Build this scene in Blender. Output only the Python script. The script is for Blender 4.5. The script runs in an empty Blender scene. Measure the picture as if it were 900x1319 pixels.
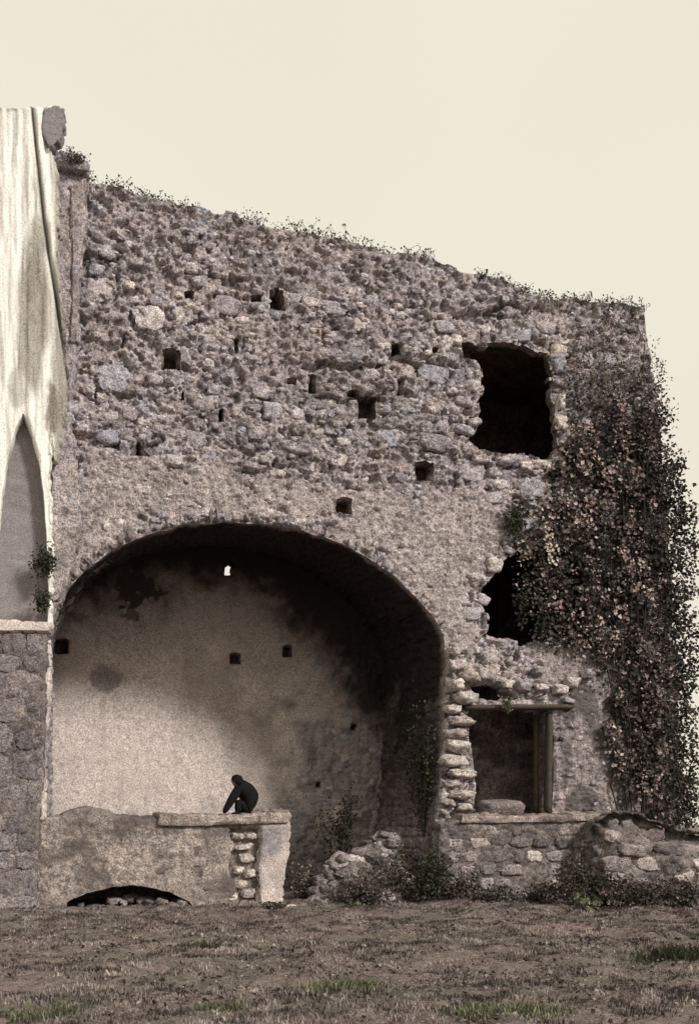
import bpy, math, random
import numpy as np
from mathutils import Vector

# ------------------------------------------------------------------ camera, sky, sun, exposure
S = bpy.context.scene
COL = S.collection
FPX, D, EYE, YAW, HORIZ = 1400.0, 21.0, 1.65, math.atan(390 / 1400.0), 1061.0
cam_d = bpy.data.cameras.new('camera'); cam = bpy.data.objects.new('camera', cam_d); COL.objects.link(cam)
cam.location = (0, -D, EYE); cam.rotation_euler = (math.radians(90), 0, -YAW)
cam_d.sensor_fit = 'HORIZONTAL'; cam_d.sensor_width = 36; cam_d.lens = FPX / 900 * 36
cam_d.shift_y = (HORIZ - 659.5) / 900; cam_d.clip_end = 3000; cam_d.clip_start = .1
S.camera = cam

SUN_EL, SUN_AZ = math.radians(31), math.radians(143)
w = bpy.data.worlds.new("World"); S.world = w; w.use_nodes = True
nt = w.node_tree; bg = nt.nodes['Background']; bg.inputs['Strength'].default_value = 0.1
sky = nt.nodes.new('ShaderNodeTexSky'); sky.sky_type = 'NISHITA'; sky.sun_disc = False
sky.sun_elevation = SUN_EL; sky.sun_rotation = SUN_AZ; sky.dust_density = 3
mx = nt.nodes.new('ShaderNodeMix'); mx.data_type = 'RGBA'; mx.inputs[0].default_value = .93
nt.links.new(sky.outputs[0], mx.inputs[6])                      # pale, nearly even overcast with faint broad cloud
wn = nt.nodes.new('ShaderNodeTexNoise'); wn.inputs['Scale'].default_value = 1.7; wn.inputs['Detail'].default_value = 3
wr = nt.nodes.new('ShaderNodeValToRGB'); nt.links.new(wn.outputs['Fac'], wr.inputs[0])
wc = nt.nodes.new('ShaderNodeTexCoord'); nt.links.new(wc.outputs['Generated'], wn.inputs['Vector'])
for e_, p_, c_ in zip(wr.color_ramp.elements, (.3, .7), ((.885, .80, .655, 1), (.94, .865, .725, 1))): e_.position = p_; e_.color = c_
ws = nt.nodes.new('ShaderNodeVectorMath'); ws.operation = 'SCALE'; ws.inputs['Scale'].default_value = 10; nt.links.new(wr.outputs[0], ws.inputs[0]); nt.links.new(ws.outputs[0], mx.inputs[7])
nt.links.new(mx.outputs[2], bg.inputs['Color'])
sun_d = bpy.data.lights.new('sun', 'SUN'); sun = bpy.data.objects.new('sun', sun_d); COL.objects.link(sun)
sun_d.energy = 3.1; sun_d.angle = math.radians(9); sun_d.color = (1, .96, .91)
sv = Vector((math.sin(SUN_AZ) * math.cos(SUN_EL), math.cos(SUN_AZ) * math.cos(SUN_EL), math.sin(SUN_EL)))
sun.rotation_euler = sv.to_track_quat('Z', 'Y').to_euler()
S.view_settings.view_transform = 'Standard'; S.view_settings.look = 'None'
S.view_settings.exposure = 0; S.view_settings.gamma = 1; S.view_settings.use_curve_mapping = False

rng = np.random.default_rng(7); random.seed(7)
st_, ct_ = math.sin(YAW), math.cos(YAW)

def W(X, Y, yp=0.0):
    """place measured on the photograph -> point (x, z) on the vertical plane y = yp"""
    a = (X - 450) / FPX; dx = st_ + a * ct_; dy = ct_ - a * st_
    t = (yp + D) / dy
    return t * dx, EYE + t * (HORIZ - Y) / FPX
def WP(X, Y, yp=0.0):
    x, z = W(X, Y, yp); return (x, yp, z)
def poly(pts, yp=0.0): return np.array([W(a, b, yp) for a, b in pts])
def inv(x, z, yp=0.0):
    """inverse of W for arrays"""
    dx, dy = x, yp + D
    f = dx * st_ + dy * ct_; r = dx * ct_ - dy * st_
    return 450 + FPX * r / f, HORIZ - FPX * (z - EYE) / f

# ------------------------------------------------------------------ noise
def h32(ix, iy, s):
    with np.errstate(over='ignore'):
        h = (ix.astype(np.int64) * 374761393 + iy.astype(np.int64) * 668265263 + s * 974634777).astype(np.uint64)
        h = h & np.uint64(0xffffffff)
        h = ((h ^ (h >> np.uint64(13))) * np.uint64(1274126177)) & np.uint64(0xffffffff)
        h = ((h ^ (h >> np.uint64(16))) * np.uint64(2246822519)) & np.uint64(0xffffffff)
        h = h ^ (h >> np.uint64(15))
    return h.astype(np.float64) / 4294967296.0
def vn(x, y, s=0):
    x = np.asarray(x, float); y = np.asarray(y, float)
    ix, iy = np.floor(x), np.floor(y); fx, fy = x - ix, y - iy
    fx = fx * fx * (3 - 2 * fx); fy = fy * fy * (3 - 2 * fy)
    a, b, c, d = h32(ix, iy, s), h32(ix + 1, iy, s), h32(ix, iy + 1, s), h32(ix + 1, iy + 1, s)
    return (a + (b - a) * fx) * (1 - fy) + (c + (d - c) * fx) * fy
def fbm(x, y, o=4, s=0):
    t, a, n = 0, .5, 0
    for i in range(o):
        t = t + a * vn(x * 2 ** i + 17.3 * i, y * 2 ** i + 5.1 * i, s + i); n += a; a *= .5
    return t / n
def worley(x, y, s=0):
    ix, iy = np.floor(x), np.floor(y)
    f1 = np.full(x.shape, 9.); f2 = f1.copy(); cid = np.zeros(x.shape)
    for i in (-1, 0, 1):
        for j in (-1, 0, 1):
            cx, cy = ix + i, iy + j
            d = np.hypot(cx + .15 + .7 * h32(cx, cy, s) - x, cy + .15 + .7 * h32(cx, cy, s + 1) - y)
            m = d < f1
            f2 = np.where(m, f1, np.minimum(f2, d)); cid = np.where(m, h32(cx, cy, s + 2), cid); f1 = np.where(m, d, f1)
    return f1, f2, cid
def ss(a, b, x):
    t = np.clip((x - a) / (b - a), 0, 1); return t * t * (3 - 2 * t)
def sdf(P, x, z):
    """distance to polygon outline, positive inside"""
    d = np.full(x.shape, 1e9); ins = np.zeros(x.shape, bool)
    for i in range(len(P)):
        (ax, az), (bx, bz) = P[i], P[(i + 1) % len(P)]
        ex, ez = bx - ax, bz - az; L = ex * ex + ez * ez + 1e-12
        t = np.clip(((x - ax) * ex + (z - az) * ez) / L, 0, 1)
        d = np.minimum(d, np.hypot(x - ax - t * ex, z - az - t * ez))
        c = (az > z) != (bz > z)
        if abs(ez) > 1e-9: ins ^= c & (x < ax + (z - az) / ez * ex)
    return np.where(ins, d, -d)

# ------------------------------------------------------------------ mesh helpers
def tag(o, label=None, cat=None, group=None, kind=None):
    for k, v in (('label', label), ('category', cat), ('group', group), ('kind', kind)):
        if v: o[k] = v
    return o
def link(name, me, mat=None, parent=None):
    o = bpy.data.objects.new(name, me); COL.objects.link(o)
    if mat and not me.materials: me.materials.append(mat)
    if parent: o.parent = parent
    return o
def empty(name, loc, label=None, cat=None, group=None):
    o = bpy.data.objects.new(name, None); COL.objects.link(o); o.location = loc
    return tag(o, label, cat, group)
def npmesh(name, V, F, attrs=None, smooth=True):
    """V (n,3); F list of int arrays (m,k)"""
    me = bpy.data.meshes.new(name); V = np.asarray(V, np.float32)
    F = [np.asarray(f, np.int32) for f in (F if isinstance(F, list) else [F]) if len(f)]
    me.vertices.add(len(V)); me.vertices.foreach_set('co', V.ravel())
    nl = sum(f.size for f in F); npol = sum(len(f) for f in F)
    me.loops.add(nl); me.loops.foreach_set('vertex_index', np.concatenate([f.ravel() for f in F]))
    tot = np.concatenate([np.full(len(f), f.shape[1]) for f in F]); st = np.concatenate([[0], np.cumsum(tot)[:-1]])
    me.polygons.add(npol); me.polygons.foreach_set('loop_start', st.astype(np.int32))
    try: me.polygons.foreach_set('loop_total', tot.astype(np.int32))
    except Exception: pass
    me.polygons.foreach_set('use_smooth', np.full(npol, smooth))
    for k, a in (attrs or {}).items():
        at = me.attributes.new(k, 'FLOAT', 'POINT'); at.data.foreach_set('value', np.asarray(a, np.float32))
    me.update(); me.validate(); return me

# ------------------------------------------------------------------ materials
class N:
    def __init__(s, name, rough=.95):
        s.m = bpy.data.materials.new(name); s.m.use_nodes = True; s.t = s.m.node_tree; s.n = s.t.nodes
        s.b = s.n['Principled BSDF']; s.b.inputs['Roughness'].default_value = rough
        s.b.inputs['Specular IOR Level'].default_value = .15
        s.tc = s.n.new('ShaderNodeTexCoord').outputs['Object']
    def l(s, a, b): s.t.links.new(a, b)
    def noise(s, sc, det=4, rough=.6, vec=None):
        n = s.n.new('ShaderNodeTexNoise'); n.inputs['Scale'].default_value = sc; n.inputs['Detail'].default_value = det
        n.inputs['Roughness'].default_value = rough; s.l(vec or s.tc, n.inputs['Vector']); return n.outputs['Fac']
    def attr(s, k): n = s.n.new('ShaderNodeAttribute'); n.attribute_name = k; return n.outputs['Fac']
    def rnd(s): return s.n.new('ShaderNodeObjectInfo').outputs['Random']
    def ramp(s, f, st, const=False):
        n = s.n.new('ShaderNodeValToRGB'); e = n.color_ramp.elements
        while len(e) < len(st): e.new(.5)
        for el, (p, c) in zip(e, st): el.position = p; el.color = (*c, 1)
        if const: n.color_ramp.interpolation = 'CONSTANT'
        s.l(f, n.inputs[0]); return n.outputs[0]
    def mix(s, f, a, b, mode='MIX'):
        n = s.n.new('ShaderNodeMix'); n.data_type = 'RGBA'; n.blend_type = mode
        for v, i in ((f, 0), (a, 6), (b, 7)):
            if isinstance(v, (int, float)): n.inputs[i].default_value = v if i == 0 else (v, v, v, 1)
            elif isinstance(v, tuple): n.inputs[i].default_value = (*v, 1)
            else: s.l(v, n.inputs[i])
        return n.outputs[2]
    def math(s, op, a, b=0.):
        n = s.n.new('ShaderNodeMath'); n.operation = op
        for v, i in ((a, 0), (b, 1)):
            if isinstance(v, (int, float)): n.inputs[i].default_value = v
            else: s.l(v, n.inputs[i])
        return n.outputs[0]
    def rng(s, v, a, b, c, d):
        n = s.n.new('ShaderNodeMapRange')
        for i, q in enumerate((v, a, b, c, d)):
            if isinstance(q, (int, float)): n.inputs[i].default_value = q
            else: s.l(q, n.inputs[i])
        return n.outputs[0]
    def out(s, col, bumps=()):
        s.l(col, s.b.inputs['Base Color']); nrm = None
        for h, dist, stg in bumps:
            n = s.n.new('ShaderNodeBump'); n.inputs['Distance'].default_value = dist; n.inputs['Strength'].default_value = stg
            s.l(h, n.inputs['Height'])
            if nrm: s.l(nrm, n.inputs['Normal'])
            nrm = n.outputs[0]
        if nrm: s.l(nrm, s.b.inputs['Normal'])
        return s.m

STONES = [(0, (.16, .14, .148)), (.2, (.27, .243, .252)), (.4, (.38, .34, .345)), (.55, (.32, .31, .35)),
          (.7, (.44, .385, .37)), (.85, (.39, .385, .43)), (1, (.60, .56, .53))]
def rock(name, use_random=False, stops=STONES, plaster=(.375, .328, .318), gain=1.0, speck=.9, bump=1.0, mott=1.0):
    k = N(name)
    t = k.rnd() if use_random else k.attr('tint')
    if use_random:
        k.tc = k.n.new('ShaderNodeNewGeometry').outputs['Position']
        k2 = k.n.new('ShaderNodeVectorMath'); k2.operation = 'ADD'; k.l(k.tc, k2.inputs[0]); 
        cmb = k.n.new('ShaderNodeCombineXYZ'); k.l(k.math('MULTIPLY', t, 37.), cmb.inputs[0]); k.l(k.math('MULTIPLY', t, 11.), cmb.inputs[1])
        k.l(cmb.outputs[0], k2.inputs[1]); k.tc = k2.outputs[0]
    c = k.ramp(t, stops)
    big = k.noise(.55, 5, .6); c = k.mix(1., c, k.ramp(big, [(.3, (.78, .76, .80)), (.5, (1, .98, .97)), (.72, (1.2, 1.13, 1.05))]), 'MULTIPLY')
    pl = k.ramp(k.noise(2.2, 6, .7), [(.3, tuple(v * (1 - .34 * mott) for v in plaster)), (.5, plaster), (.75, tuple(v * (1 + .22 * mott) for v in plaster))])
    c = k.mix(k.attr('plaster'), c, pl)
    mid = k.noise(9, 5, .7); fine = k.noise(34, 3, .7)
    c = k.mix(1., c, k.ramp(mid, [(.3, tuple(1 - mott * (1 - q) for q in (.38, .35, .36))), (.5, (1, 1, 1)), (.72, tuple(1 + mott * q for q in (.55, .52, .5)))]), 'MULTIPLY')
    s_ = speck
    c = k.mix(1., c, k.ramp(fine, [(.3, (1 - .8 * s_,) * 3), (.5, (1, 1, 1)), (.68, (1 + .95 * s_,) * 3)]), 'MULTIPLY')
    c = k.mix(k.attr('stain_shade'), c, (.085, .072, .07))  # mostly real stains; a few marks are shade put into the colour
    c = k.mix(k.attr('soot_shade'), c, (.022, .017, .016))  # blackening: real soot together with arch shade put into the colour
    if gain != 1: c = k.mix(1., c, gain, 'MULTIPLY')
    return k.out(c, [(mid, .05 * bump, .8), (fine, .02 * bump, .9)])
M_wall = rock('rubble_masonry')
M_stone = rock('stone_block', True, [(0, (.27, .245, .26)), (.25, (.37, .34, .35)), (.5, (.36, .355, .41)), (.75, (.46, .42, .41)), (1, (.56, .53, .53))])
M_pale = rock('pale_stone', True, [(0, (.36, .32, .31)), (.5, (.45, .41, .39)), (1, (.58, .54, .51))])
M_low = rock('weathered_masonry', False, [(0, (.17, .145, .14)), (.5, (.29, .25, .235)), (1, (.40, .35, .33))], plaster=(.40, .345, .31))
M_plaster = rock('old_plaster', False, plaster=(.60, .525, .49), speck=.65, bump=.5, mott=.3)
M_pier = rock('pier_block', True, [(0, (.15, .135, .14)), (.5, (.20, .18, .185)), (1, (.27, .245, .245))])
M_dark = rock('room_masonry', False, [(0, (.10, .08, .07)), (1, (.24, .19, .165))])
M_lowdark = rock('darker_masonry', False, [(0, (.09, .078, .075)), (.5, (.17, .148, .14)), (1, (.27, .24, .23))], plaster=(.27, .235, .22))  # darker tones than the weathered masonry
M_heap = rock('darker_stone', True, [(0, (.11, .095, .095)), (.5, (.22, .195, .195)), (1, (.38, .345, .34))])  # dark grey tones for the low walls and heaps

def mat_white():
    k = N('white_limewash')
    mp = k.n.new('ShaderNodeMapping'); mp.inputs['Scale'].default_value = (1, 1, .12); k.l(k.tc, mp.inputs[0])
    st = k.noise(14, 5, .7, mp.outputs[0]); st2 = k.noise(3.5, 4, .6, mp.outputs[0])
    c = k.ramp(st, [(.28, (.55, .54, .51)), (.4, (.84, .82, .77)), (.6, (.9, .88, .82))])
    c = k.mix(1., c, k.ramp(st2, [(.33, (.86, .88, .91)), (.5, (1, 1, 1))]), 'MULTIPLY')
    f = k.noise(40, 2, .7)
    c = k.mix(1., c, k.ramp(f, [(.3, (.5, .5, .5)), (.46, (1, 1, 1))]), 'MULTIPLY')
    c = k.mix(k.attr('stain_shade'), c, k.ramp(f, [(.3, (.13, .115, .095)), (.7, (.42, .385, .33))]))
    c = k.mix(k.attr('soot_shade'), c, (.05, .045, .04))
    return k.out(c, [(st, .03, .5), (f, .012, .5)])
M_white = mat_white()
def mat_simple(name, a, b, sc=8, sc2=60, bump=.01, rough=.9):
    k = N(name, rough); n1, n2 = k.noise(sc, 4), k.noise(sc2, 3)
    c = k.mix(n1, a, b); c = k.mix(1., c, k.ramp(n2, [(.3, (.6, .6, .6)), (.7, (1.35, 1.35, 1.35))]), 'MULTIPLY')
    return k.out(c, [(n2, bump, .7)])
M_grey = mat_simple('grey_render', (.20, .18, .185), (.30, .27, .27), 3, 45, .015)
M_coat = mat_simple('black_coat_cloth', (.006, .006, .007), (.012, .011, .012), 12, 90, .004)
M_skin = mat_simple('skin', (.20, .12, .085), (.25, .15, .11), 20, 90, .001, .6)
M_hair = mat_simple('dark_hair', (.008, .006, .005), (.02, .014, .01), 30, 120, .004)
M_wood = mat_simple('weathered_timber', (.045, .034, .028), (.11, .088, .072), 10, 60, .012)
M_stem = mat_simple('creeper_bark', (.02, .016, .014), (.05, .042, .037), 20, 80, .004)
def mat_leaf(name, st):
    k = N(name, .7); c = k.ramp(k.attr('tint'), st); return k.out(c)
M_ivy = mat_leaf('ivy_leaf', [(0, (.022, .022, .017)), (.3, (.05, .045, .036)), (.5, (.12, .098, .094)), (.75, (.31, .232, .218)), (.95, (.52, .405, .375)), (1, (.52, .46, .38))])
M_twig = mat_leaf('dry_twig', [(0, (.035, .03, .028)), (.5, (.10, .088, .08)), (1, (.26, .23, .21))])
M_bush = mat_leaf('bush_leaf', [(0, (.016, .018, .011)), (.6, (.04, .042, .026)), (1, (.11, .11, .07))])
M_green = mat_leaf('green_leaf', [(0, (.055, .06, .035)), (.6, (.13, .135, .08)), (1, (.26, .27, .17))])
M_grass = mat_leaf('dry_grass', [(0, (.045, .036, .032)), (.45, (.17, .143, .136)), (.8, (.32, .27, .256)), (1, (.46, .41, .35))])
M_litter = mat_leaf('dead_leaf', [(0, (.03, .025, .022)), (.4, (.10, .08, .073)), (.8, (.22, .18, .165)), (1, (.36, .31, .28))])
M_scrub = mat_leaf('brown_scrub', [(0, (.025, .022, .017)), (.5, (.07, .06, .05)), (.85, (.18, .15, .125)), (1, (.34, .29, .25))])
def mat_ground():
    k = N('ground_soil'); a, b, f = k.noise(.7, 5), k.noise(6, 5, .7), k.noise(38, 4, .75)
    c = k.ramp(b, [(.3, (.12, .10, .096)), (.5, (.195, .165, .158)), (.7, (.29, .25, .24))])
    c = k.mix(1., c, k.ramp(a, [(.35, (.8, .85, .75)), (.65, (1.15, 1.05, 1.05))]), 'MULTIPLY')
    c = k.mix(1., c, k.ramp(f, [(.3, (.5, .5, .5)), (.7, (1.6, 1.6, 1.6))]), 'MULTIPLY')
    return k.out(c, [(b, .08, .8), (f, .03, .9)])
M_ground = mat_ground()

# ------------------------------------------------------------------ masonry sheet: a real relief with openings cut through it
def sheet(x0, x1, z0, z1, h, yp, outer, holes, relief, rag=.0, ragf=3.):
    """holes: list of dict(poly, rag, depth, steps, cap). Returns dict with front mesh data, reveals per hole and a lookup."""
    nx, nz = int((x1 - x0) / h) + 1, int((z1 - z0) / h) + 1
    xs, zs = x0 + h * np.arange(nx), z0 + h * np.arange(nz); x, z = np.meshgrid(xs, zs, indexing='ij')
    rg = (fbm(x * ragf, z * ragf, 3, 91) - .5) * 2 + (worley(x * 4.2, z * 5.5, 33)[2] - .5) * .9
    Sd = sdf(outer, x, z) + rag * rg; lab = np.zeros(x.shape, int) - 1
    for i, hd in enumerate(holes):
        P = hd['poly']; mg = .5
        m = (x > P[:, 0].min() - mg) & (x < P[:, 0].max() + mg) & (z > P[:, 1].min() - mg) & (z < P[:, 1].max() + mg)
        v = -sdf(P, x[m], z[m]) + hd.get('rag', .03) * rg[m]
        cur = Sd[m]; lb = lab[m]; q = v < cur; cur[q] = v[q]; lb[q] = i; Sd[m] = cur; lab[m] = lb
    H, A = relief(x, z, Sd)
    gx, gz = np.gradient(Sd, h); g2 = gx * gx + gz * gz + 1e-6
    gl = np.sqrt(g2)
    idx = np.arange(nx * nz).reshape(nx, nz)
    cs = (Sd[:-1, :-1] + Sd[1:, :-1] + Sd[1:, 1:] + Sd[:-1, 1:]) / 4
    keep = cs > 0
    F = np.stack([idx[:-1, :-1], idx[1:, :-1], idx[1:, 1:], idx[:-1, 1:]], -1)[keep]
    E = np.concatenate([F[:, [0, 1]], F[:, [1, 2]], F[:, [2, 3]], F[:, [3, 0]]])
    key = np.sort(E, 1); kk = key[:, 0] * (nx * nz) + key[:, 1]
    _, ii, cnt = np.unique(kk, return_index=True, return_counts=True)
    BE = E[ii[cnt == 1]]
    bv = np.unique(BE)
    xf, zf, Sf = x.ravel().copy(), z.ravel().copy(), Sd.ravel()
    sh = np.clip(Sf[bv] / gl.ravel()[bv] , -h, h)
    nxn, nzn = (gx / gl).ravel(), (gz / gl).ravel()
    xf[bv] -= sh * nxn[bv]; zf[bv] -= sh * nzn[bv]
    V = np.stack([xf, yp - H.ravel(), zf], 1)
    used = np.unique(F); rm = np.full(nx * nz, -1); rm[used] = np.arange(len(used))
    front = (V[used], rm[F], {k: a.ravel()[used] for k, a in A.items()})
    reveals = {}
    bl = lab.ravel()[BE].min(1)
    for i in range(-1, len(holes)):
        be = BE[bl == i]
        if not len(be): continue
        hd = holes[i] if i >= 0 else dict(depth=1.0, steps=6)
        n = hd['steps']; ub = np.unique(be); r2 = np.full(nx * nz, -1); r2[ub] = np.arange(len(ub)); m = len(ub)
        Vs, At = [], {k: [] for k in A}
        for s in range(n + 1):
            t = s / n; dep = t * hd['depth']; P = V[ub].copy()
            P[:, 1] = P[:, 1] * (1 - min(1, t * 4)) + (yp) * min(1, t * 4) + dep
            u = np.where(np.abs(nxn[ub]) > .7, P[:, 2], P[:, 0]) 
            f1, f2, cid = worley(u * 4.5, P[:, 1] * 4.5 + 3, 51)
            b = (ss(0, .3, f2 - f1) * .045 + (cid - .5) * .03 + (fbm(u * 1.5, P[:, 1] * 1.5, 3, 5) - .5) * .12) * min(1, t * 5) * hd.get('rough', 1)
            P[:, 0] -= nxn[ub] * b; P[:, 2] -= nzn[ub] * b
            if hd.get('rise'): P[:, 2] += hd['rise'] * dep * ss(3.5, 7.5, P[:, 2])
            Vs.append(P)
            for k in A: At[k].append(cid if k == 'tint' else A[k].ravel()[ub])
        base = np.arange(n)[:, None, None] * m; e = r2[be][None]
        q = np.stack([e[..., 0] + base[..., 0], e[..., 1] + base[..., 0], e[..., 1] + base[..., 0] + m, e[..., 0] + base[..., 0] + m], -1).reshape(-1, 4)
        reveals[i] = (np.concatenate(Vs), q, {k: np.concatenate(v) for k, v in At.items()})
    return dict(front=front, reveals=reveals, S=Sd, H=H, x0=x0, z0=z0, h=h, A=A, yp=yp)
def look(sh, x, z, what='H'):
    g = sh[what] if what in sh else sh['A'][what]
    i = np.clip(((np.asarray(x) - sh['x0']) / sh['h']).astype(int), 0, g.shape[0] - 1)
    j = np.clip(((np.asarray(z) - sh['z0']) / sh['h']).astype(int), 0, g.shape[1] - 1)
    return g[i, j]
def join(parts):
    V, F, A, o = [], [], {}, 0
    for v, f, a in parts:
        V.append(v); F.append(f + o); o += len(v)
        for k, q in a.items(): A.setdefault(k, []).append(q)
    return np.concatenate(V), np.concatenate(F), {k: np.concatenate(q) for k, q in A.items()}
def quadgrid(p0, p1, p2, p3, n, m, amp=.05, seed=0):
    u, v = np.meshgrid(np.linspace(0, 1, n + 1), np.linspace(0, 1, m + 1), indexing='ij')
    p0, p1, p2, p3 = map(np.array, (p0, p1, p2, p3))
    P = ((1 - u) * (1 - v))[..., None] * p0 + (u * (1 - v))[..., None] * p1 + (u * v)[..., None] * p2 + ((1 - u) * v)[..., None] * p3
    nr = np.cross(p1 - p0, p3 - p0).astype(float); lu, lv = np.linalg.norm(p1 - p0), np.linalg.norm(p3 - p0); nr /= np.linalg.norm(nr)
    f1, f2, cid = worley(u * lu * 3.3, v * lv * 4.5, seed)
    P = P + nr * (amp * (ss(0, .3, f2 - f1) + fbm(u * lu, v * lv, 4, seed)))[..., None]
    idx = np.arange((n + 1) * (m + 1)).reshape(n + 1, m + 1)
    F = np.stack([idx[:-1, :-1], idx[1:, :-1], idx[1:, 1:], idx[:-1, 1:]], -1).reshape(-1, 4)
    return P.reshape(-1, 3), F, dict(tint=cid.ravel())

# ------------------------------------------------------------------ stones
def ico(sub):
    import bmesh
    bm = bmesh.new(); bmesh.ops.create_icosphere(bm, subdivisions=sub, radius=1)
    V = np.array([v.co[:] for v in bm.verts]); F = np.array([[v.index for v in f.verts] for f in bm.faces]); bm.free(); return V, F
ICO2 = ico(2)
def stone_shape(seed, box=.72, rough=.32):
    V, F = ICO2; r = np.random.default_rng(seed)
    P = V.copy(); m = np.abs(P).max(1, keepdims=True); P = P * (1 - box) + P / m * box
    for _ in range(8):                                   # knock some faces off
        n = r.normal(size=3); n /= np.linalg.norm(n); d = P @ n; c = r.uniform(.5, .95); ex = np.clip(d - c, 0, None); P -= ex[:, None] * n * .85
    P += r.normal(size=P.shape) * rough * .22
    return P / np.abs(P).max(0), F
SH = [stone_shape(i) for i in range(24)]
STONE_ME = [npmesh('stone', v, f, dict(tint=np.full(len(v), i / 24))) for i, (v, f) in enumerate(SH)]
def mesh_for(i, mat):
    k = f'{mat.name}_{i}'
    if k not in CACHE: m = STONE_ME[i].copy(); m.materials.append(mat); CACHE[k] = m
    return CACHE[k]
CACHE = {}
ICO3 = ico(3)
def block_shape(seed):
    V, F = ICO3; r = np.random.default_rng(seed + 500)
    P = V / (np.abs(V) ** 5).sum(1, keepdims=True) ** (1 / 5.)
    P[:, 0] *= 1 + r.uniform(-.15, .15) * P[:, 2]; P[:, 2] *= 1 + r.uniform(-.18, .18) * P[:, 0]
    for _ in range(3):
        n = r.normal(size=3); n[1] = -abs(n[1]); n /= np.linalg.norm(n); ex = np.clip(P @ n - r.uniform(.85, 1.1), 0, None); P -= ex[:, None] * n * .9
    q = fbm(P[:, 0] * 2.2 + seed, P[:, 2] * 2.2 + P[:, 1] * 1.7, 4, seed); q2 = fbm(P[:, 2] * 5 + seed, P[:, 0] * 5 - P[:, 1] * 4, 2, seed + 9)
    P *= (1 + (q - .5) * .8 + (q2 - .5) * .32)[:, None]
    return P / np.abs(P).max(0), F
BLOCK_ME = [npmesh('block', *block_shape(i), dict(tint=np.full(len(ICO3[0]), i / 12))) for i in range(12)]
def mesh_block(mat):
    i = random.randrange(12); k = f'block {mat.name} {i}'
    if k not in CACHE: m = BLOCK_ME[i].copy(); m.materials.append(mat); CACHE[k] = m
    return CACHE[k]
def stone(p, size, parent, mat, name='stone', rot=None, blk=False):
    o = bpy.data.objects.new(name, mesh_block(mat) if blk else mesh_for(random.randrange(24), mat)); COL.objects.link(o)
    base = Vector(p) - (parent.location if parent else Vector())
    o.location = base; o.scale = [s / 2 for s in size]
    o.rotation_euler = rot or (random.uniform(-.15, .15), random.uniform(-.2, .2), random.uniform(-.2, .2))
    if parent: o.parent = parent
    return o
def stones_joined(P, Sz):
    """P (n,3), Sz (n,3) -> joined mesh arrays"""
    n = len(P); nv = len(ICO2[0]); V = np.zeros((n, nv, 3)); T = np.zeros((n, nv)); k = rng.integers(0, 24, n)
    a = rng.uniform(-.35, .35, n); ca, sa = np.cos(a)[:, None], np.sin(a)[:, None]
    sh = np.array([s[0] for s in SH])[k] * Sz[:, None, :] / 2
    V[..., 0] = sh[..., 0] * ca - sh[..., 2] * sa; V[..., 2] = sh[..., 0] * sa + sh[..., 2] * ca; V[..., 1] = sh[..., 1]
    V += P[:, None, :]; T[:] = rng.random(n)[:, None]
    F = (ICO2[1][None] + (np.arange(n) * nv)[:, None, None]).reshape(-1, 3)
    return V.reshape(-1, 3), F, dict(tint=T.ravel())
def darts(test, bx, sizes, tries, aspect=(.5, .85)):
    """non-overlapping stones: sizes = [(w_lo, w_hi, count)] large first"""
    out = []; cell = {}
    for lo, hi, cnt in sizes:
        got = 0; N_ = tries * cnt
        X = rng.uniform(bx[0], bx[1], N_); Z = rng.uniform(bx[2], bx[3], N_); Wd = rng.uniform(lo, hi, N_) ; Ht = Wd * rng.uniform(*aspect, N_)
        ok = test(X, Z, Wd)
        for x, z, w_, t_ in zip(X[ok], Z[ok], Wd[ok], Ht[ok]):
            ci, cj = int(x / .6), int(z / .6); bad = False
            for a in (-1, 0, 1):
                for b in (-1, 0, 1):
                    for (x2, z2, w2, t2) in cell.get((ci + a, cj + b), ()):
                        if abs(x - x2) < (w_ + w2) * .43 and abs(z - z2) < (t_ + t2) * .43: bad = True; break
                    if bad: break
                if bad: break
            if bad: continue
            cell.setdefault((ci, cj), []).append((x, z, w_, t_)); out.append((x, z, w_, t_)); got += 1
            if got >= cnt: break
    return np.array(out)

# ================================================================== THE RUINED FACADE
ruin = empty('ruined_wall', (W(480, 1170)[0], 0, 0), 'tall roofless ruined rubble wall with a great round arch and black window openings', 'ruin')
RX = ruin.location.x
def local(V, o): return V - np.array(o.location)
ARCH = [(60, 1190), (61, 820), (68, 792), (84, 762), (112, 733), (148, 706), (190, 688), (235, 677), (285, 673), (335, 674), (380, 681),
        (425, 694), (468, 714), (505, 740), (535, 768), (558, 794), (571, 818), (575, 850), (572, 930), (568, 1000), (560, 1060), (556, 1190)]
OUT = [(20, 1200), (20, 225), (112, 233), (150, 241), (200, 256), (260, 268), (310, 279), (350, 292), (400, 300), (450, 311), (500, 323), (550, 331),
       (590, 345), (620, 353), (660, 369), (690, 381), (720, 387), (740, 384), (790, 391), (831, 397), (835, 440), (842, 480), (850, 560), (860, 700), (872, 900), (878, 1200)]
WIN_UP = [(603, 448), (628, 441), (668, 446), (708, 456), (712, 500), (713, 540), (716, 572), (708, 590), (690, 590), (660, 588), (640, 586), (618, 578), (603, 566), (612, 552), (620, 535), (616, 520), (622, 500), (616, 478), (604, 462)]
WIN_MID = [(628, 744), (650, 722), (680, 706), (720, 700), (752, 716), (760, 760), (758, 826), (700, 828), (640, 826), (624, 818), (627, 790), (618, 764)]
DOOR = [(601, 908), (712, 908), (713, 980), (711, 1052), (608, 1052), (612, 1010), (606, 960), (600, 930)]
GAP = [(606, 882), (628, 876), (652, 884), (668, 900), (640, 906), (604, 905)]
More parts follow.
